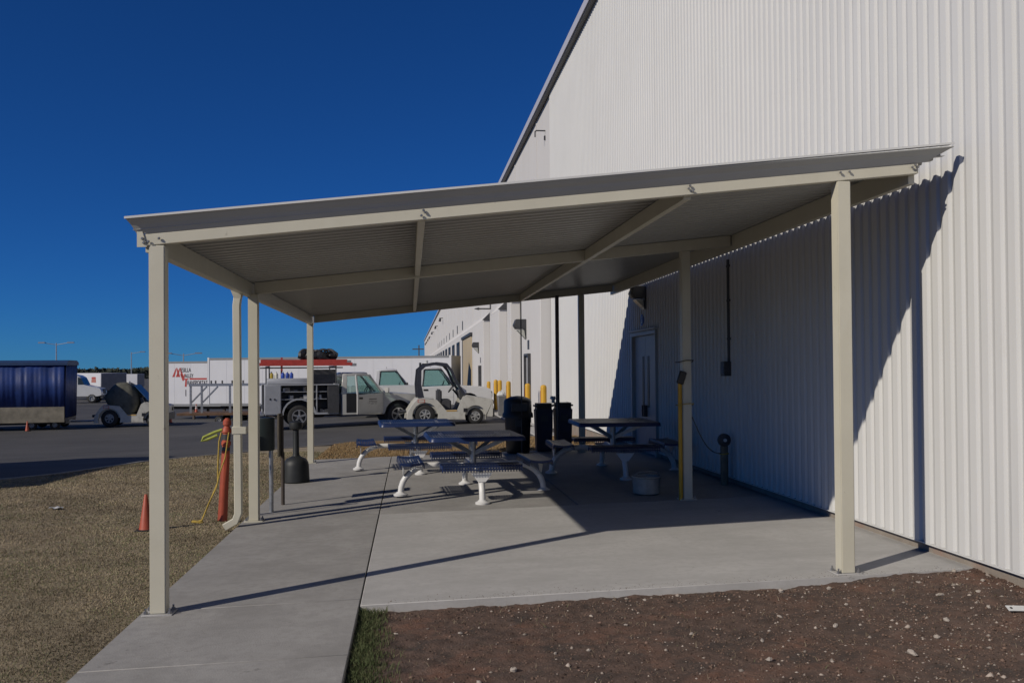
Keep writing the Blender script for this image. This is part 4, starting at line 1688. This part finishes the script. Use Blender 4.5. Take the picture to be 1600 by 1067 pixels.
# service truck with open utility body
SX0, SY0 = (-3.61 - .42) / 2, (29.72 + 30.43) / 2
st_ang = math.atan2(.71, 3.19)
TZ_ = gz(SX0, SY0 + .6) - .01
cs, sn = math.cos(st_ang), math.sin(st_ang)
ox, oy = SX0 - sn * .82 * 1.0, SY0 + cs * .82      # wheel track: reference points are the near-side wheels
stt = thing('service_truck', (ox, oy, TZ_), 'dusty white service truck with an open utility body and open passenger door', 'service truck', st_ang)
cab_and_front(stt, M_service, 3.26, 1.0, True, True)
fa = 1.63
b = MB()
b.bb(-2.75, -.36, -.50, .50, .62, .74)
b.build('bed_floor', M_dark_grey, stt)
for s_ in (-1, 1):
    ya, yb_ = (-.97, -.52) if s_ < 0 else (.52, .97)
    inner = -.52 if s_ < 0 else .52
    # carcass pieces of the side box
    b = MB()
    b.bb(-2.70, -.36, min(inner, inner + .02 * s_), max(inner, inner + .02 * s_), .62, 1.40)
    b.build('box_back', M_dark_grey, stt)
    b = MB()
    b.bb(-2.70, -.34, ya, yb_, 1.385, 1.42)
    b.build('box_top', M_box_grey, stt, bevel=.006)
    b = MB()
    b.prism([(-2.70, .44), (-2.12, .44)] + arch(-fa, .42, .50, 170, 10) + [(-1.12, .44), (-.36, .44), (-.36, .50), (-1.08, .50)] + arch(-fa, .42, .55, 10, 170) + [(-2.18, .50), (-2.70, .50)], ya, yb_, 'y')
    b.build('wheel_arch', M_box_grey, stt, smooth=30)
    for x in (-2.70, -2.22, -1.08, -.38):
        b = MB()
        b.bb(x, x + .025, ya + .002, yb_ - .002, .50 if x in (-2.70, -.38, -1.08) else .62, 1.385)
        b.build('partition', M_box_grey, stt)
    if s_ < 0:
        # rear compartment door shut, front compartment door shut
        b = MB()
        b.bb(-2.70, -2.215, ya - .022, ya - .002, .47, 1.395)
        d_ = b.build('box_door', M_box_grey, stt, bevel=.006)
        b = MB()
        b.lathe([(.028, 0), (.028, -.02)], 10, (-2.40, ya - .022, .95), 'y')
        b.build('latch', M_black, d_)
        b = MB()
        b.bb(-2.56, -2.52, ya - .034, ya - .023, .93, .99)
        b.build('key_plate', M_black, d_)
        b = MB()
        b.bb(-.72, -.355, ya - .022, ya - .002, .47, 1.36)
        b.build('box_door', M_dark_grey, stt, bevel=.006)
        # shelves and their clutter in the open middle
        for z in (.93, 1.17):
            b = MB()
            b.bb(-2.19, -.74, ya + .03, yb_ - .03, z, z + .018)
            b.build('shelf', M_box_grey, stt)
        pal = [(.35, .34, .32), (.08, .08, .08), (.22, .2, .17), (.12, .13, .16), (.45, .44, .42)]
        for k in range(22):
            z = rnd.choice((.95, 1.19, .95, 1.19, .52))
            x = rnd.uniform(-2.15, -.85) if z > .6 else rnd.uniform(-1.0, -.8)
            wdt = rnd.uniform(.05, .16)
            hh = rnd.uniform(.04, .15)
            b = MB()
            yy = ya + rnd.uniform(.06, .12)
            if k % 3:
                b.bb(x, x + wdt, yy, yy + .2, z, z + hh)
            else:
                b.lathe([(hh * .4, 0), (hh * .4, hh), (hh * .25, hh * 1.1)], 10, (x, yy + .08, z))
            pc = rnd.choice(pal)
            b.build('stored_tool', mat('tool_%.2f' % pc[0], pc, .6), stt)
    else:
        b = MB()
        b.bb(-2.70, -.36, yb_ + .002, yb_ + .02, .52, 1.39)
        b.build('box_door', M_box_grey, stt)
# long round-edged tool chest on top of the near box
b = MB()
b.prism([(-.96, 1.425), (-.54, 1.425), (-.54, 1.56), (-.60, 1.62), (-.90, 1.62), (-.96, 1.56)], -2.62, -1.25, 'x')
b.build('top_chest', M_box_grey, stt, bevel=.01)
b = MB()
b.bb(-2.95, -2.72, -.92, .92, .42, .50)
b.build('rear_bumper', M_galv, stt, bevel=.01)
b = MB()
b.bb(-2.93, -2.85, -.90, -.80, .50, .58)
b.build('tail_lamp', M_orange, stt)
# overhead rack
for x in (-2.55, -.42):
    for s_ in (-1, 1):
        b = MB()
        b.tube([(x, s_ * .78, 1.42), (x, s_ * .78, 2.0)], .022, 8)
        b.build('rack_post', M_dark_grey, stt)
    b = MB()
    b.tube([(x, -.85, 2.0), (x, .85, 2.0)], .022, 8)
    b.build('rack_bar', M_dark_grey, stt)
for s_ in (-1, 1):
    b = MB()
    b.tube([(-2.75, s_ * .80, 1.96), (-.2, s_ * .80, 1.96)], .02, 8)
    b.build('rack_rail', M_dark_grey, stt)
b = MB()
b.bb(-1.2, -.40, -.5, .5, 1.43, 1.90)
b.build('headboard_crate', M_dark_grey, stt, bevel=.01)


def world_of(x, y, z):
    return (ox + cs * x - sn * y, oy + sn * x + cs * y, TZ_ + z)


def ladder(yl, z, x0, x1, lb):
    t = thing('ladder', world_of(x0, yl, z), lb, 'ladder', st_ang, 'red ladders on the service truck')
    L = x1 - x0
    for s_ in (-.19, .19):
        b = MB()
        b.bb(0, L, s_ - .018, s_ + .018, 0, .10)
        b.build('rail', M_red, t)
    k = .15
    while k < L:
        b = MB()
        b.tube([(k, -.19, .037), (k, .19, .037)], .014, 6)
        b.build('rung', M_galv, t)
        k += .30
    for s_ in (-.19, .19):
        b = MB()
        b.bb(L - .01, L + .13, s_ - .02, s_ + .02, -.02, .07)
        b.build('foot', M_galv, t)
    return t


ladder(-.62, 2.025, -3.02, .12, 'longer red ladder lying nearest on the rack of the service truck')
ladder(-.60, 2.128, -2.80, -.05, 'red ladder lying on top of the other ladder on the service truck')
t = thing('marker_flag', world_of(-2.14, -.55, 1.62), 'thin red upright stake standing among the jugs on the service truck', 'stake', st_ang)
b = MB()
b.bb(-.03, .03, -.02, .02, 0, .68)
b.build('stake', M_red, t)
t = thing('hose_pile', world_of(-.95, -.25, 2.235), 'heap of black hose and bags on top of the ladder rack', 'hoses', st_ang)
for k in range(5):
    b = MB()
    r0 = rnd.uniform(.13, .2)
    cx = -.42 + k * .2
    pts = [(cx + r0 * math.cos(a), .06 * math.sin(2 * a + k), .17 + (r0 - .02) * math.sin(a)) for a in [2 * math.pi * i / 16 for i in range(17)]]
    b.tube(pts, .04, 8)
    b.build('coil', M_black if k % 2 else M_dark_grey, t)
for k in range(6):
    b = MB()
    b.sphere((-.5 + k * .2, rnd.uniform(-.1, .1), .13), rnd.uniform(.12, .2), 9, 6, (1, .8, .9))
    o = b.build('bag', M_black, t, smooth=25)
    for v_ in o.data.vertices:
        v_.co += Vector((rnd.uniform(-.03, .03), rnd.uniform(-.03, .03), rnd.uniform(-.03, .03)))
for k, (x, rgb, lb) in enumerate(((-2.33, (.62, .6, .5), 'cream plastic jug on top of the utility box'), (-2.12, (.02, .07, .38), 'blue jug beside the cream jug on the utility box'), (-1.98, (.02, .06, .33), 'middle blue jug on the utility box'), (-1.85, (.03, .08, .4), 'blue jug farthest forward on the utility box'), (-2.48, (.5, .36, .05), 'small yellow can at the rear of the utility box'))):
    t = thing('jug', world_of(x, -.75, 1.622), lb, 'jug', st_ang)
    b = MB()
    b.lathe([(.058, 0), (.062, .02), (.062, .13), (.045, .16), (.02, .18), (.02, .205), (.001, .21)], 12)
    b.build('jug_body', mat('jug_%d' % k, rgb, .45), t)
    b = MB()
    b.lathe([(.023, .19), (.023, .215), (.001, .216)], 10)
    b.build('cap', M_reflect, t)


# tow tractors
def tow_tractor(loc, rz, label, covered=False):
    t = thing('tow_tractor', loc, label, 'tow tractor', rz, 'tow tractors on the lot')
    sidep = [(-1.39, .16), (-1.22, .16)] + arch(-.80, .30, .42, 200, -20, 10) + [(-.36, .17), (.44, .17)] + arch(.82, .27, .345, 200, -20, 10) + [(1.15, .26), (1.37, .24), (1.39, .30), (1.39, .76), (1.36, .80), (.52, .94), (.40, .86), (.36, .76), (.24, .47), (-.14, .47), (-.31, .68), (-.42, .80), (-1.02, .86), (-1.17, .70), (-1.36, .42)]
    for s_ in (-1, 1):
        b = MB()
        y0 = s_ * .70
        b.prism(sidep, y0 - .05, y0 + .05, 'y', .015, .008)
        b.build('side_panel', M_tug, t, smooth=32)
    b = MB()
    b.prism([(.40, .3), (1.38, .3), (1.38, .78), (1.34, .80), (.52, .935), (.42, .86)], -.65, .65, 'y')
    b.build('hood', M_tug, t, bevel=.015)
    b = MB()
    b.prism([(-1.38, .35), (-.30, .35), (-.34, .66), (-.43, .79), (-1.02, .85), (-1.16, .69)], -.65, .65, 'y')
    b.build('rear_deck', M_tug, t, bevel=.015)
    b = MB()
    b.bb(-.32, .42, -.65, .65, .22, .42)
    b.build('floor', M_dark_grey, t)
    for s_ in (-1, 1):
        b = MB()
        b.bb(-.12, .22, s_ * .757 - .004, s_ * .757 + .004, .435, .462)
        b.build('step_edge', M_yellow, t)
    b = MB()
    b.bb(-.28, .06, -.52, .52, .42, .80)
    b.bb(-.36, -.24, -.52, .52, .70, 1.12)
    b.build('seat', M_seat, t, bevel=.04, seg=2)
    b = MB()
    b.bb(1.392, 1.44, -.70, .70, .24, .50)
    b.build('front_bumper', M_dark_grey, t, bevel=.01)
    for s_ in (-1, 1):
        b = MB()
        b.bb(1.385, 1.405, s_ * .5 - .11, s_ * .5 + .11, .56, .70)
        b.build('headlight', M_black, t)
        b = MB()
        b.bb(.43, .56, s_ * .754 - .003, s_ * .754 + .003, .40, .52)
        b.build('vent', M_black, t)
        wheel(t, .82, s_ * .58, .265, .20, M_rim_grey, s_, 6, .58)
        wheel(t, -.80, s_ * .58, .33, .26, M_rim_grey, s_, 6, .52)
    b = MB()
    b.bb(-1.03, -.80, -.7535, -.7505, .72, .82)
    np_ = b.build('number_plate', M_text_red, t)
    b = MB()
    b.bb(-1.01, -.82, -.756, -.754, .735, .805)
    b.build('plate_face', M_tug, np_)
    b = MB()
    b.tube([(-1.36, 0, .42), (-1.62, 0, .40)], .05, 8)
    b.build('tow_hitch', M_dark_grey, t)
    b = MB()
    b.tube([(.42, .0, .80), (.16, .0, 1.12)], .03, 8)
    b.build('steering_column', M_black, t)
    b = MB()
    b.tube([(.12 + .10 * math.sin(a), .19 * math.cos(a), 1.15 + .13 * math.sin(a)) for a in [2 * math.pi * i / 18 for i in range(19)]], .014, 6)
    b.build('steering_wheel', M_black, t)
    b = MB()
    b.prism([(.36, .8), (.52, .93), (.40, 1.12), (.28, 1.10)], -.45, .45, 'y')
    b.build('dash_panel', M_dark_grey, t, bevel=.02)
    if not covered:
        for s_ in (-1, 1):
            y0 = s_ * .66
            # rear column, roof arc and sloping front post as one bent flat section
            path = [(-.92, .86), (-.98, 1.30), (-.95, 1.76), (-.78, 1.90), (-.42, 1.96), (-.10, 1.92), (.05, 1.74), (.22, 1.35), (.50, .92)]
            wds = [.20, .14, .11, .095, .095, .10, .085, .075, .085]
            rings = []
            for i, (px, pz) in enumerate(path):
                a_ = path[max(0, i - 1)]
                c_ = path[min(len(path) - 1, i + 1)]
                d_ = Vector((c_[0] - a_[0], 0, c_[1] - a_[1])).normalized()
                n_ = Vector((-d_.z, 0, d_.x))
                p = Vector((px, y0, pz))
                rings.append([p + n_ * wds[i] / 2 + Vector((0, -.03, 0)), p + n_ * wds[i] / 2 + Vector((0, .03, 0)), p - n_ * wds[i] / 2 + Vector((0, .03, 0)), p - n_ * wds[i] / 2 + Vector((0, -.03, 0))])
            b = MB()
            b.loft(rings)
            b.build('cab_frame', M_cage, t, smooth=30)
        b = MB()
        b.prism([(-.93, 1.78), (-.78, 1.91), (-.42, 1.97), (-.10, 1.93), (-.02, 1.83), (-.10, 1.86), (-.42, 1.92), (-.78, 1.86)], -.66, .66, 'y')
        b.build('cab_roof', M_cage, t)
        pane(t, [(.52, -.62, .95), (.52, .62, .95), (.04, .62, 1.76), (.04, -.62, 1.76)], .008, name='windscreen')
        b = MB()
        b.lathe([(.08, 1.94), (.08, 1.97), (.06, 1.98), (.06, 2.05), (.03, 2.07)], 12, (-.72, -.3, 0))
        b.build('beacon', M_reflect, t)
        b = MB()
        b.bb(-.86, -.6, -.62, -.2, 1.93, 1.965)
        b.bb(-.95, -.90, -.60, -.25, 1.86, 1.99)
        b.build('lamp_bar', M_black, t)
    else:
        rings = []
        for z, x0, x1, w in ((.40, -.32, .06, .72), (.62, -.5, .2, .775), (.88, -.98, .30, .79), (1.12, -1.06, .28, .78), (1.35, -.92, .18, .74), (1.55, -.76, .02, .66), (1.66, -.62, -.16, .5), (1.69, -.5, -.25, .3)):
            ring = []
            for i in range(20):
                a = 2 * math.pi * i / 20
                k = 1 + .035 * math.sin(5 * a + z * 7) + .03 * math.sin(11 * a + z * 3)
                ca, sa = math.cos(a), math.sin(a)
                qx_, qy_ = math.copysign(abs(ca) ** .45, ca), math.copysign(abs(sa) ** .45, sa)
                ring.append(((x0 + x1) / 2 + (x1 - x0) / 2 * qx_ * k, w * .92 * qy_ * k, z + .02 * math.sin(7 * a)))
            rings.append(ring)
        b = MB()
        b.loft(rings)
        b.build('tarpaulin', M_tarp, t, smooth=70)
        pane(t, [(.72, -.62, .93), (.72, .62, .93), (.10, .58, 1.60), (.10, -.58, 1.60)], .02, mat('blue_plastic_screen', (.03, .08, .17), .35), name='windscreen')
        b = MB()
        b.lathe([(.07, 1.64), (.07, 1.72), (.04, 1.75)], 10, (-.2, -.1, 0))
        b.build('beacon', M_reflect, t)
    return t


tow_tractor((1.22, 29.45, gz(1.2, 28.7) - .005), R(3), 'grey tow tractor with a black cab frame in front of the white pickups')
tl_ = tow_tractor((-10.42, 35.5, gz(-10.1, 35) - .005), R(4), 'grey tow tractor with its cab wrapped in dark tarpaulin behind the blue cart', True)
tl_.scale = (.93, .93, .97)


# blue curtain carts
def curtain_cart(loc, rz, label, L=5.2):
    t = thing('curtain_cart', loc, label, 'cart', rz, 'blue curtain carts')
    W2, z0, zt = .98, .56, 2.42
    for s_ in (-1, 1):
        n = 140
        pts0, pts1 = [], []
        for i in range(n + 1):
            x = -L / 2 + L * i / n
            wv = .020 * math.sin(x * 9.3 + 2.2 * math.sin(x * 2.1)) + .014 * math.sin(x * 17.7 + 1.5 * math.sin(x * 5.3)) + .007 * math.sin(x * 41 + 2)
            pts0.append((x, s_ * (W2 + wv + .02), z0 + .22 + .012 * math.sin(x * 9)))
            pts1.append((x, s_ * (W2 + wv * .35), zt - .08))
        b = MB()
        v = pts0 + pts1
        m = n + 1
        b.add(v, [(i, i + 1, m + i + 1, m + i) for i in range(n)])
        cu_ = b.build('curtain', M_curtain, t, smooth=80)
        cu_.modifiers.new('thick', 'SOLIDIFY').thickness = .008
        b = MB()
        b.bb(-L / 2, L / 2, s_ * 1.0 - .03, s_ * 1.0 + .03, .26, .80 - .22 + .24)
        b.build('side_board', mat('cart_board', (.22, .195, .145), .7, 0, .3, 3), t, bevel=.01)
    b = MB()
    b.prism([(-1.03, zt - .12), (1.03, zt - .12), (1.03, zt - .02), (.7, zt + .06), (-.7, zt + .06), (-1.03, zt - .02)], -L / 2 - .03, L / 2 + .10, 'x')
    b.build('roof', mat('cart_roof_blue', (.02, .05, .13), .6), t)
    for s_ in (-1, 1):
        n = 24
        b = MB()
        v0 = [(s_ * (L / 2 + .02 + .02 * math.sin(i * 1.7)), -W2 + 2 * W2 * i / n, .42) for i in range(n + 1)]
        v1 = [(s_ * (L / 2 + .06 + .01 * math.sin(i * 1.7)), -W2 + 2 * W2 * i / n, zt - .06) for i in range(n + 1)]
        b.add(v0 + v1, [(i, i + 1, n + 1 + i + 1, n + 1 + i) for i in range(n)])
        o = b.build('end_curtain', M_curtain, t, smooth=80)
        o.modifiers.new('thick', 'SOLIDIFY').thickness = .008
    b = MB()
    b.bb(-L / 2, L / 2, -.95, .95, .30, .40)
    b.build('deck', M_dark_grey, t)
    b = MB()
    b.bb(-L / 2 + .2, L / 2 - .1, -.3, .3, .16, .30)
    b.build('chassis', M_dark_grey, t)
    for x in (-L / 2 + .75, L / 2 - .35, L / 2 - 1.1):
        for s_ in (-1, 1):
            wheel(t, x, s_ * .78, .17, .13, M_rim_grey, s_, 0, .5)
    b = MB()
    b.tube([(L / 2, 0, .24), (L / 2 + .7, 0, .24), (L / 2 + .82, 0, .26)], .035, 8)
    b.build('drawbar', M_galv, t)
    return t


curtain_cart((-15.0, 34.2, gz(-15, 33.2) - .0), R(9), 'blue curtain-sided cart parked on the lot at the left')
curtain_cart((-9.75, 14.75, gz(-9.75, 14.7) - .0), R(87), 'unseen blue curtain-sided cart added to cast the shadow on the lot edge at the left', 5.6)  # out of view, added only to throw shade across the lot edge

# ------------------------------------------------------------------ trailers and far background
def text_part(txt, parent, loc, size, m, bold=0.0, name='lettering', xs=1.0):
    cu = bpy.data.curves.new(name, 'FONT')
    cu.body = txt
    cu.size = size
    cu.extrude = .004
    cu.offset = bold
    cu.materials.append(m)
    o = bpy.data.objects.new(name, cu)
    COL.objects.link(o)
    o.parent = parent
    o.location = loc
    o.rotation_euler = (R(90), 0, 0)
    o.scale = (xs, 1, 1)
    return o


def flat(parent, pts, y, m, name):
    """thin printed shape on a side wall: pts are (x, z)"""
    b = MB()
    n = len(pts)
    b.add([(x, y, z) for x, z in pts] + [(x, y - .004, z) for x, z in pts], [tuple(range(n)), tuple(range(2 * n - 1, n - 1, -1))] + [(i, (i + 1) % n, n + (i + 1) % n, n + i) for i in range(n)])
    return b.build(name, m, parent, smooth=0)


def box_trailer(loc, rz, label, L=16.1, w=2.6, z0=1.15, z1=4.08):
    """origin on the ground under the near left corner; x to the right along the side, y away"""
    t = thing('box_trailer', loc, label, 'trailer', rz, 'white box trailers beyond the lot')
    b = MB()
    b.bb(0, L, 0, w, z0, z1)
    bd_ = b.build('box', M_trailer, t, bevel=.03)
    for x in (0, L):
        b = MB()
        b.bb(x - .06, x + .06, -.03, .06, z0 - .02, z1 + .05)
        b.build('corner_post', M_trailer, t)
    b = MB()
    b.bb(-.02, L + .02, -.025, w + .02, z1 - .10, z1 + .02)
    b.build('top_rail', M_trailer_grey, t)
    b = MB()
    b.bb(-.02, L + .02, -.02, w + .02, z0 - .14, z0 + .02)
    b.build('bottom_rail', M_trailer_grey, t)
    b = MB()
    b.bb(L + .001, L + .03, .05, w - .05, z0, z1 - .1)
    b.build('end_panel', M_trailer_grey, t)
    n_ = 13
    for k in range(1, n_):
        b = MB()
        b.bb(L * k / n_ - .012, L * k / n_ + .012, -.006, .01, z0 + .05, z1 - .1)
        b.build('side_seam', M_trailer, t)
    return t, bd_


def underframe(t, L, wheels_at, legs_at, w=2.6):
    b = MB()
    b.bb(.5, L - .5, .6, 2.0, .80, 1.0)
    b.build('chassis', M_rust, t)
    for x in legs_at:
        for y in (.35, w - .35):
            b = MB()
            b.bb(x - .07, x + .07, y - .07, y + .07, .02, 1.0)
            b.build('landing_leg', M_rust, t)
    for x in wheels_at:
        for y in (.2, w - .2):
            wheel(t, x, y, .5, .3, M_rim_grey, -1 if y < 1 else 1, 0, .5)


th = R(-17)
G2 = -1.62
t2, _ = box_trailer((-12.95, 59.75, G2), th, 'long plain white box trailer behind the service truck')
underframe(t2, 16.1, (3.2, 4.4), (.9, 13.0))
d1 = Vector((math.cos(th), math.sin(th)))
p1 = Vector((-17.35, 64.35))
t1, bd1 = box_trailer((p1.x, p1.y, G2 - .16), th, 'white box trailer with red and black company lettering on its side')
underframe(t1, 16.1, (9.5, 10.7), (2.5,))
K = 22.05 * .955
def lx(u):
    return (u - 250.5) / K
def lz(v):
    return 1.15 + (629.5 - v) / 22.3
yy = -.006
for (a, c_, h_) in ((275, 283.5, 573.5), (280.5, 289, 573.5)):
    m_x = (a + c_) / 2 + 1.2
    flat(bd1, [(lx(a - 1.5), lz(587.5)), (lx(a + 2.2), lz(587.5)), (lx(m_x - .7), lz(577.5)), (lx(m_x - .8), lz(h_))], yy, M_text_red, 'logo_stroke')
    flat(bd1, [(lx(m_x - .2), lz(h_)), (lx(m_x + .2), lz(578)), (lx(c_ - .6), lz(587.5)), (lx(c_ + 2.8), lz(587.5)), (lx(m_x + .9), lz(h_))], yy, M_text_red, 'logo_stroke')
flat(bd1, [(lx(286), lz(583)), (lx(289), lz(583)), (lx(291), lz(588.5)), (lx(292.6), lz(583)), (lx(294), lz(583)), (lx(291.6), lz(593.5)), (lx(290), lz(593.5))], yy, M_text_red, 'logo_stroke')
flat(bd1, [(lx(292.5), lz(592)), (lx(292.5), lz(590)), (lx(299), lz(590)), (lx(299), lz(592)), (lx(296.7), lz(592)), (lx(296.3), lz(602.5)), (lx(293.4), lz(602.5)), (lx(294.3), lz(592))], yy, M_text_red, 'logo_stroke')
flat(bd1, [(lx(301), lz(591.8)), (lx(301), lz(589.3)), (lx(328), lz(589.3)), (lx(328), lz(591.8))], yy, M_text_red, 'logo_bar')
flat(bd1, [(lx(294.4), lz(617)), (lx(294.4), lz(607)), (lx(295.6), lz(607)), (lx(295.6), lz(617))], yy, M_text_dark, 'logo_mark')


def to_mesh(o):
    bpy.context.view_layer.update()
    me = bpy.data.meshes.new_from_object(o.evaluated_get(bpy.context.evaluated_depsgraph_get()))
    n = bpy.data.objects.new('lettering', me)
    COL.objects.link(n)
    n.parent, n.location, n.rotation_euler, n.scale = o.parent, o.location, o.rotation_euler, o.scale
    bpy.data.objects.remove(o)
    return n


def fit_text(txt, u0, u1, v0, v1):
    o = text_part(txt, bd1, (lx(u0), yy - .002, lz(v1)), (v1 - v0) / 22.3 / .70, M_text_dark, .004)
    bpy.context.view_layer.update()
    o.scale = ((lx(u1) - lx(u0)) / max(.01, o.dimensions.x), 1, 1)
    to_mesh(o)


fit_text('ESILLA', 286.8, 303, 573.8, 580)
fit_text('ALLEY', 293.5, 307, 582.8, 588.6)
fit_text('RANSPORTATION', 297.2, 338, 593.2, 599.3)

# grey equipment trailer with a pipe rail
ft = thing('flatbed_trailer', (-10.75, 43.9, gz(-9, 44)), 'low flatbed trailer with a galvanised pipe rail in front of the white trailers', 'flatbed trailer', R(-1))
fz = -.30 - gz(-9, 44)
b = MB()
b.bb(0, 4.6, -.9, .9, fz - .12, fz)
b.build('deck', mat('rusty_deck', (.13, .075, .045), .9, 0, .3, 4), ft, bevel=.01)
for x in (1.9, 2.7):
    for s_ in (-1, 1):
        wheel(ft, x, s_ * .78, .2, .18, M_rim_grey, s_, 0, .5)
rz_ = 1.0 - gz(-9, 44) - .06
for k, x in enumerate((.62, 1.12, 2.4, 3.6, 4.4)):
    b = MB()
    b.bb(x - .045, x + .045, -.84, -.76, fz, rz_)
    b.build('rail_post', M_galv, ft)
for (xa, xb) in ((.66, 1.35), (1.16, 1.85)):
    b = MB()
    b.bar((xa, -.8, rz_ - .75), (xb, -.8, rz_ - .02), .06, .07)
    b.build('brace', M_galv, ft)
b = MB()
b.bb(.55, 4.55, -.86, -.74, rz_, rz_ + .12)
rl = b.build('rail', M_galv, ft)
for x in (1.55, 1.75, 2.05, 2.5, 3.0, 3.5, 4.1, 4.3):
    b = MB()
    b.bb(x - .03, x + .03, -.83, -.77, rz_ + .12, rz_ + .26)
    b.build('stud', M_dark_grey, rl)

# road tractor and boxes far left
GF = -1.66
sm = thing('semi_truck', (-35.0, 100.5, GF), 'distant white semi truck half hidden behind the blue cart', 'truck', R(4))
b = MB()
b.prism([(-.6, .7), (2.0, .7), (2.35, .8), (2.35, 1.2), (2.2, 1.55), (.6, 1.95), (.25, 2.75), (-.1, 2.95), (-2.2, 3.4), (-2.2, .7)], -1.1, 1.1, 'y', .12, .03)
b.build('cab', M_white_car, sm)
b = MB()
b.bb(-4.5, -2.2, -.5, .5, .8, 1.05)
b.build('chassis', M_rust, sm)
b = MB()
b.prism([(.62, 1.98), (.28, 2.68), (-.02, 2.75), (-.02, 1.98)], -1.12, 1.12, 'y')
b.build('side_glass', mat('dark_glass', (.03, .04, .05), .15), sm)
b = MB()
b.bb(2.2, 2.5, -1.05, 1.05, .45, .85)
b.build('bumper', M_dark_grey, sm, bevel=.05)
b = MB()
b.bb(2.3, 2.38, -.5, .5, .95, 1.5)
b.build('grille', M_dark_grey, sm)
for x in (1.35, -3.0, -4.1):
    for s_ in (-1, 1):
        wheel(sm, x, s_ * .95, .5, .3, M_rim_grey, s_, 0, .55)


def far_box(loc, rz, L, w, z0, z1, label, logo=False):
    t = thing('box_trailer', loc, label, 'trailer', rz, 'far trailers beyond the lot')
    b = MB()
    b.bb(-L, 0, 0, w, z0, z1)
    bd_ = b.build('box', M_trailer, t, bevel=.03)
    b = MB()
    b.bb(.001, .04, .06, w - .06, z0 + .05, z1 - .06)
    b.build('door_panel', M_trailer_grey, t)
    b = MB()
    b.bb(-L, 0, .4, w - .4, z0 - .3, z0 - .001)
    b.build('chassis', M_rust, t)
    for x in (-1.2, -2.4):
        for y in (.2, w - .2):
            wheel(t, x, y, .5, .3, M_rim_grey, -1, 0, .5)
    if logo:
        flat(bd_, [(-1.75, z1 - 1.1), (-.85, z1 - 1.1), (-.95, z1 - .45), (-1.65, z1 - .45)], -.005, mat('logo_red_faded', (.40, .16, .13), .6), 'logo')
        flat(bd_, [(-1.7, z1 - .62), (-.9, z1 - .62), (-.9, z1 - .52), (-1.7, z1 - .52)], -.011, M_text_red, 'logo_bar')
    return t


far_box((-35.45, 108, GF), R(-37), 9, 3.4, 1.2, 3.17, 'far white box trailer with a small red mark behind the semi truck', True)
far_box((-40.7, 140, GF), R(-6), 12, 2.6, 1.1, 2.95, 'far white box trailer showing just above the tarpaulin-covered tractor')


def light_pole(x, y, ztop, label, arms=(-1, 1)):
    t = thing('light_pole', (x, y, GF), label, 'light pole')
    b = MB()
    b.tube([(0, 0, 0), (0, 0, ztop - GF)], [.13, .08], 8)
    b.build('pole', M_galv, t)
    for s_ in arms:
        b = MB()
        b.tube([(0, 0, ztop - GF - .3), (s_ * 1.8, 0, ztop - GF)], .05, 6)
        b.build('arm', M_galv, t)
        b = MB()
        b.bb(s_ * 2.2 - .5, s_ * 2.2 + .5, -.2, .2, ztop - GF - .05, ztop - GF + .15)
        b.build('lamp_head', M_galv, t)


light_pole(-56, 150, 6.3, 'far light pole with two lamp arms above the blue cart', (-1, 1))
light_pole(-56.4, 190, 5.6, 'far light pole with one lamp arm left of the front post', (1,))
light_pole(-34, 140, 4.3, 'far light pole just above the lettered trailer', (-1, 1))
t = thing('utility_pole', (2.15, 220, GF), 'far dark utility pole with a crossarm beside the warehouse end', 'utility pole')
b = MB()
b.tube([(0, 0, 0), (0, 0, 9.2)], .14, 8)
b.build('pole', M_rust, t)
b = MB()
b.bb(-1.6, 1.2, -.1, .1, 8.1, 8.35)
b.build('crossarm', M_rust, t)

# far tree line along the horizon: leaf clumps in one mass
nt_ = 16000
tx = nrg.uniform(-420, 20, nt_)
hprof = 2.6 + 1.4 * bumps(tx, tx * 0, .06) + .9 * bumps(tx, tx * 0 + 3, .33)
tz = GF + (hprof - GF * 0 + 1.9) * nrg.random(nt_) ** .7
ty = 430 + nrg.uniform(0, 25, nt_)
sz = nrg.uniform(.35, 1.0, nt_)
a1 = nrg.uniform(0, 6.28, nt_)
v1 = np.stack([tx + sz * np.cos(a1), ty, tz + sz * np.sin(a1)], -1)
v2 = np.stack([tx + sz * np.cos(a1 + 2.1), ty + .6, tz + sz * np.sin(a1 + 2.1)], -1)
v3_ = np.stack([tx + sz * np.cos(a1 + 4.2), ty - .4, tz + sz * np.sin(a1 + 4.2)], -1)
vv_ = np.stack([v1, v2, v3_], 1).reshape(-1, 3)
tag(raw_mesh('tree_line', vv_, np.arange(nt_ * 3).reshape(-1, 3), M_leaf_far, 3), 'low dark line of far trees along the horizon', 'trees', kind='stuff')
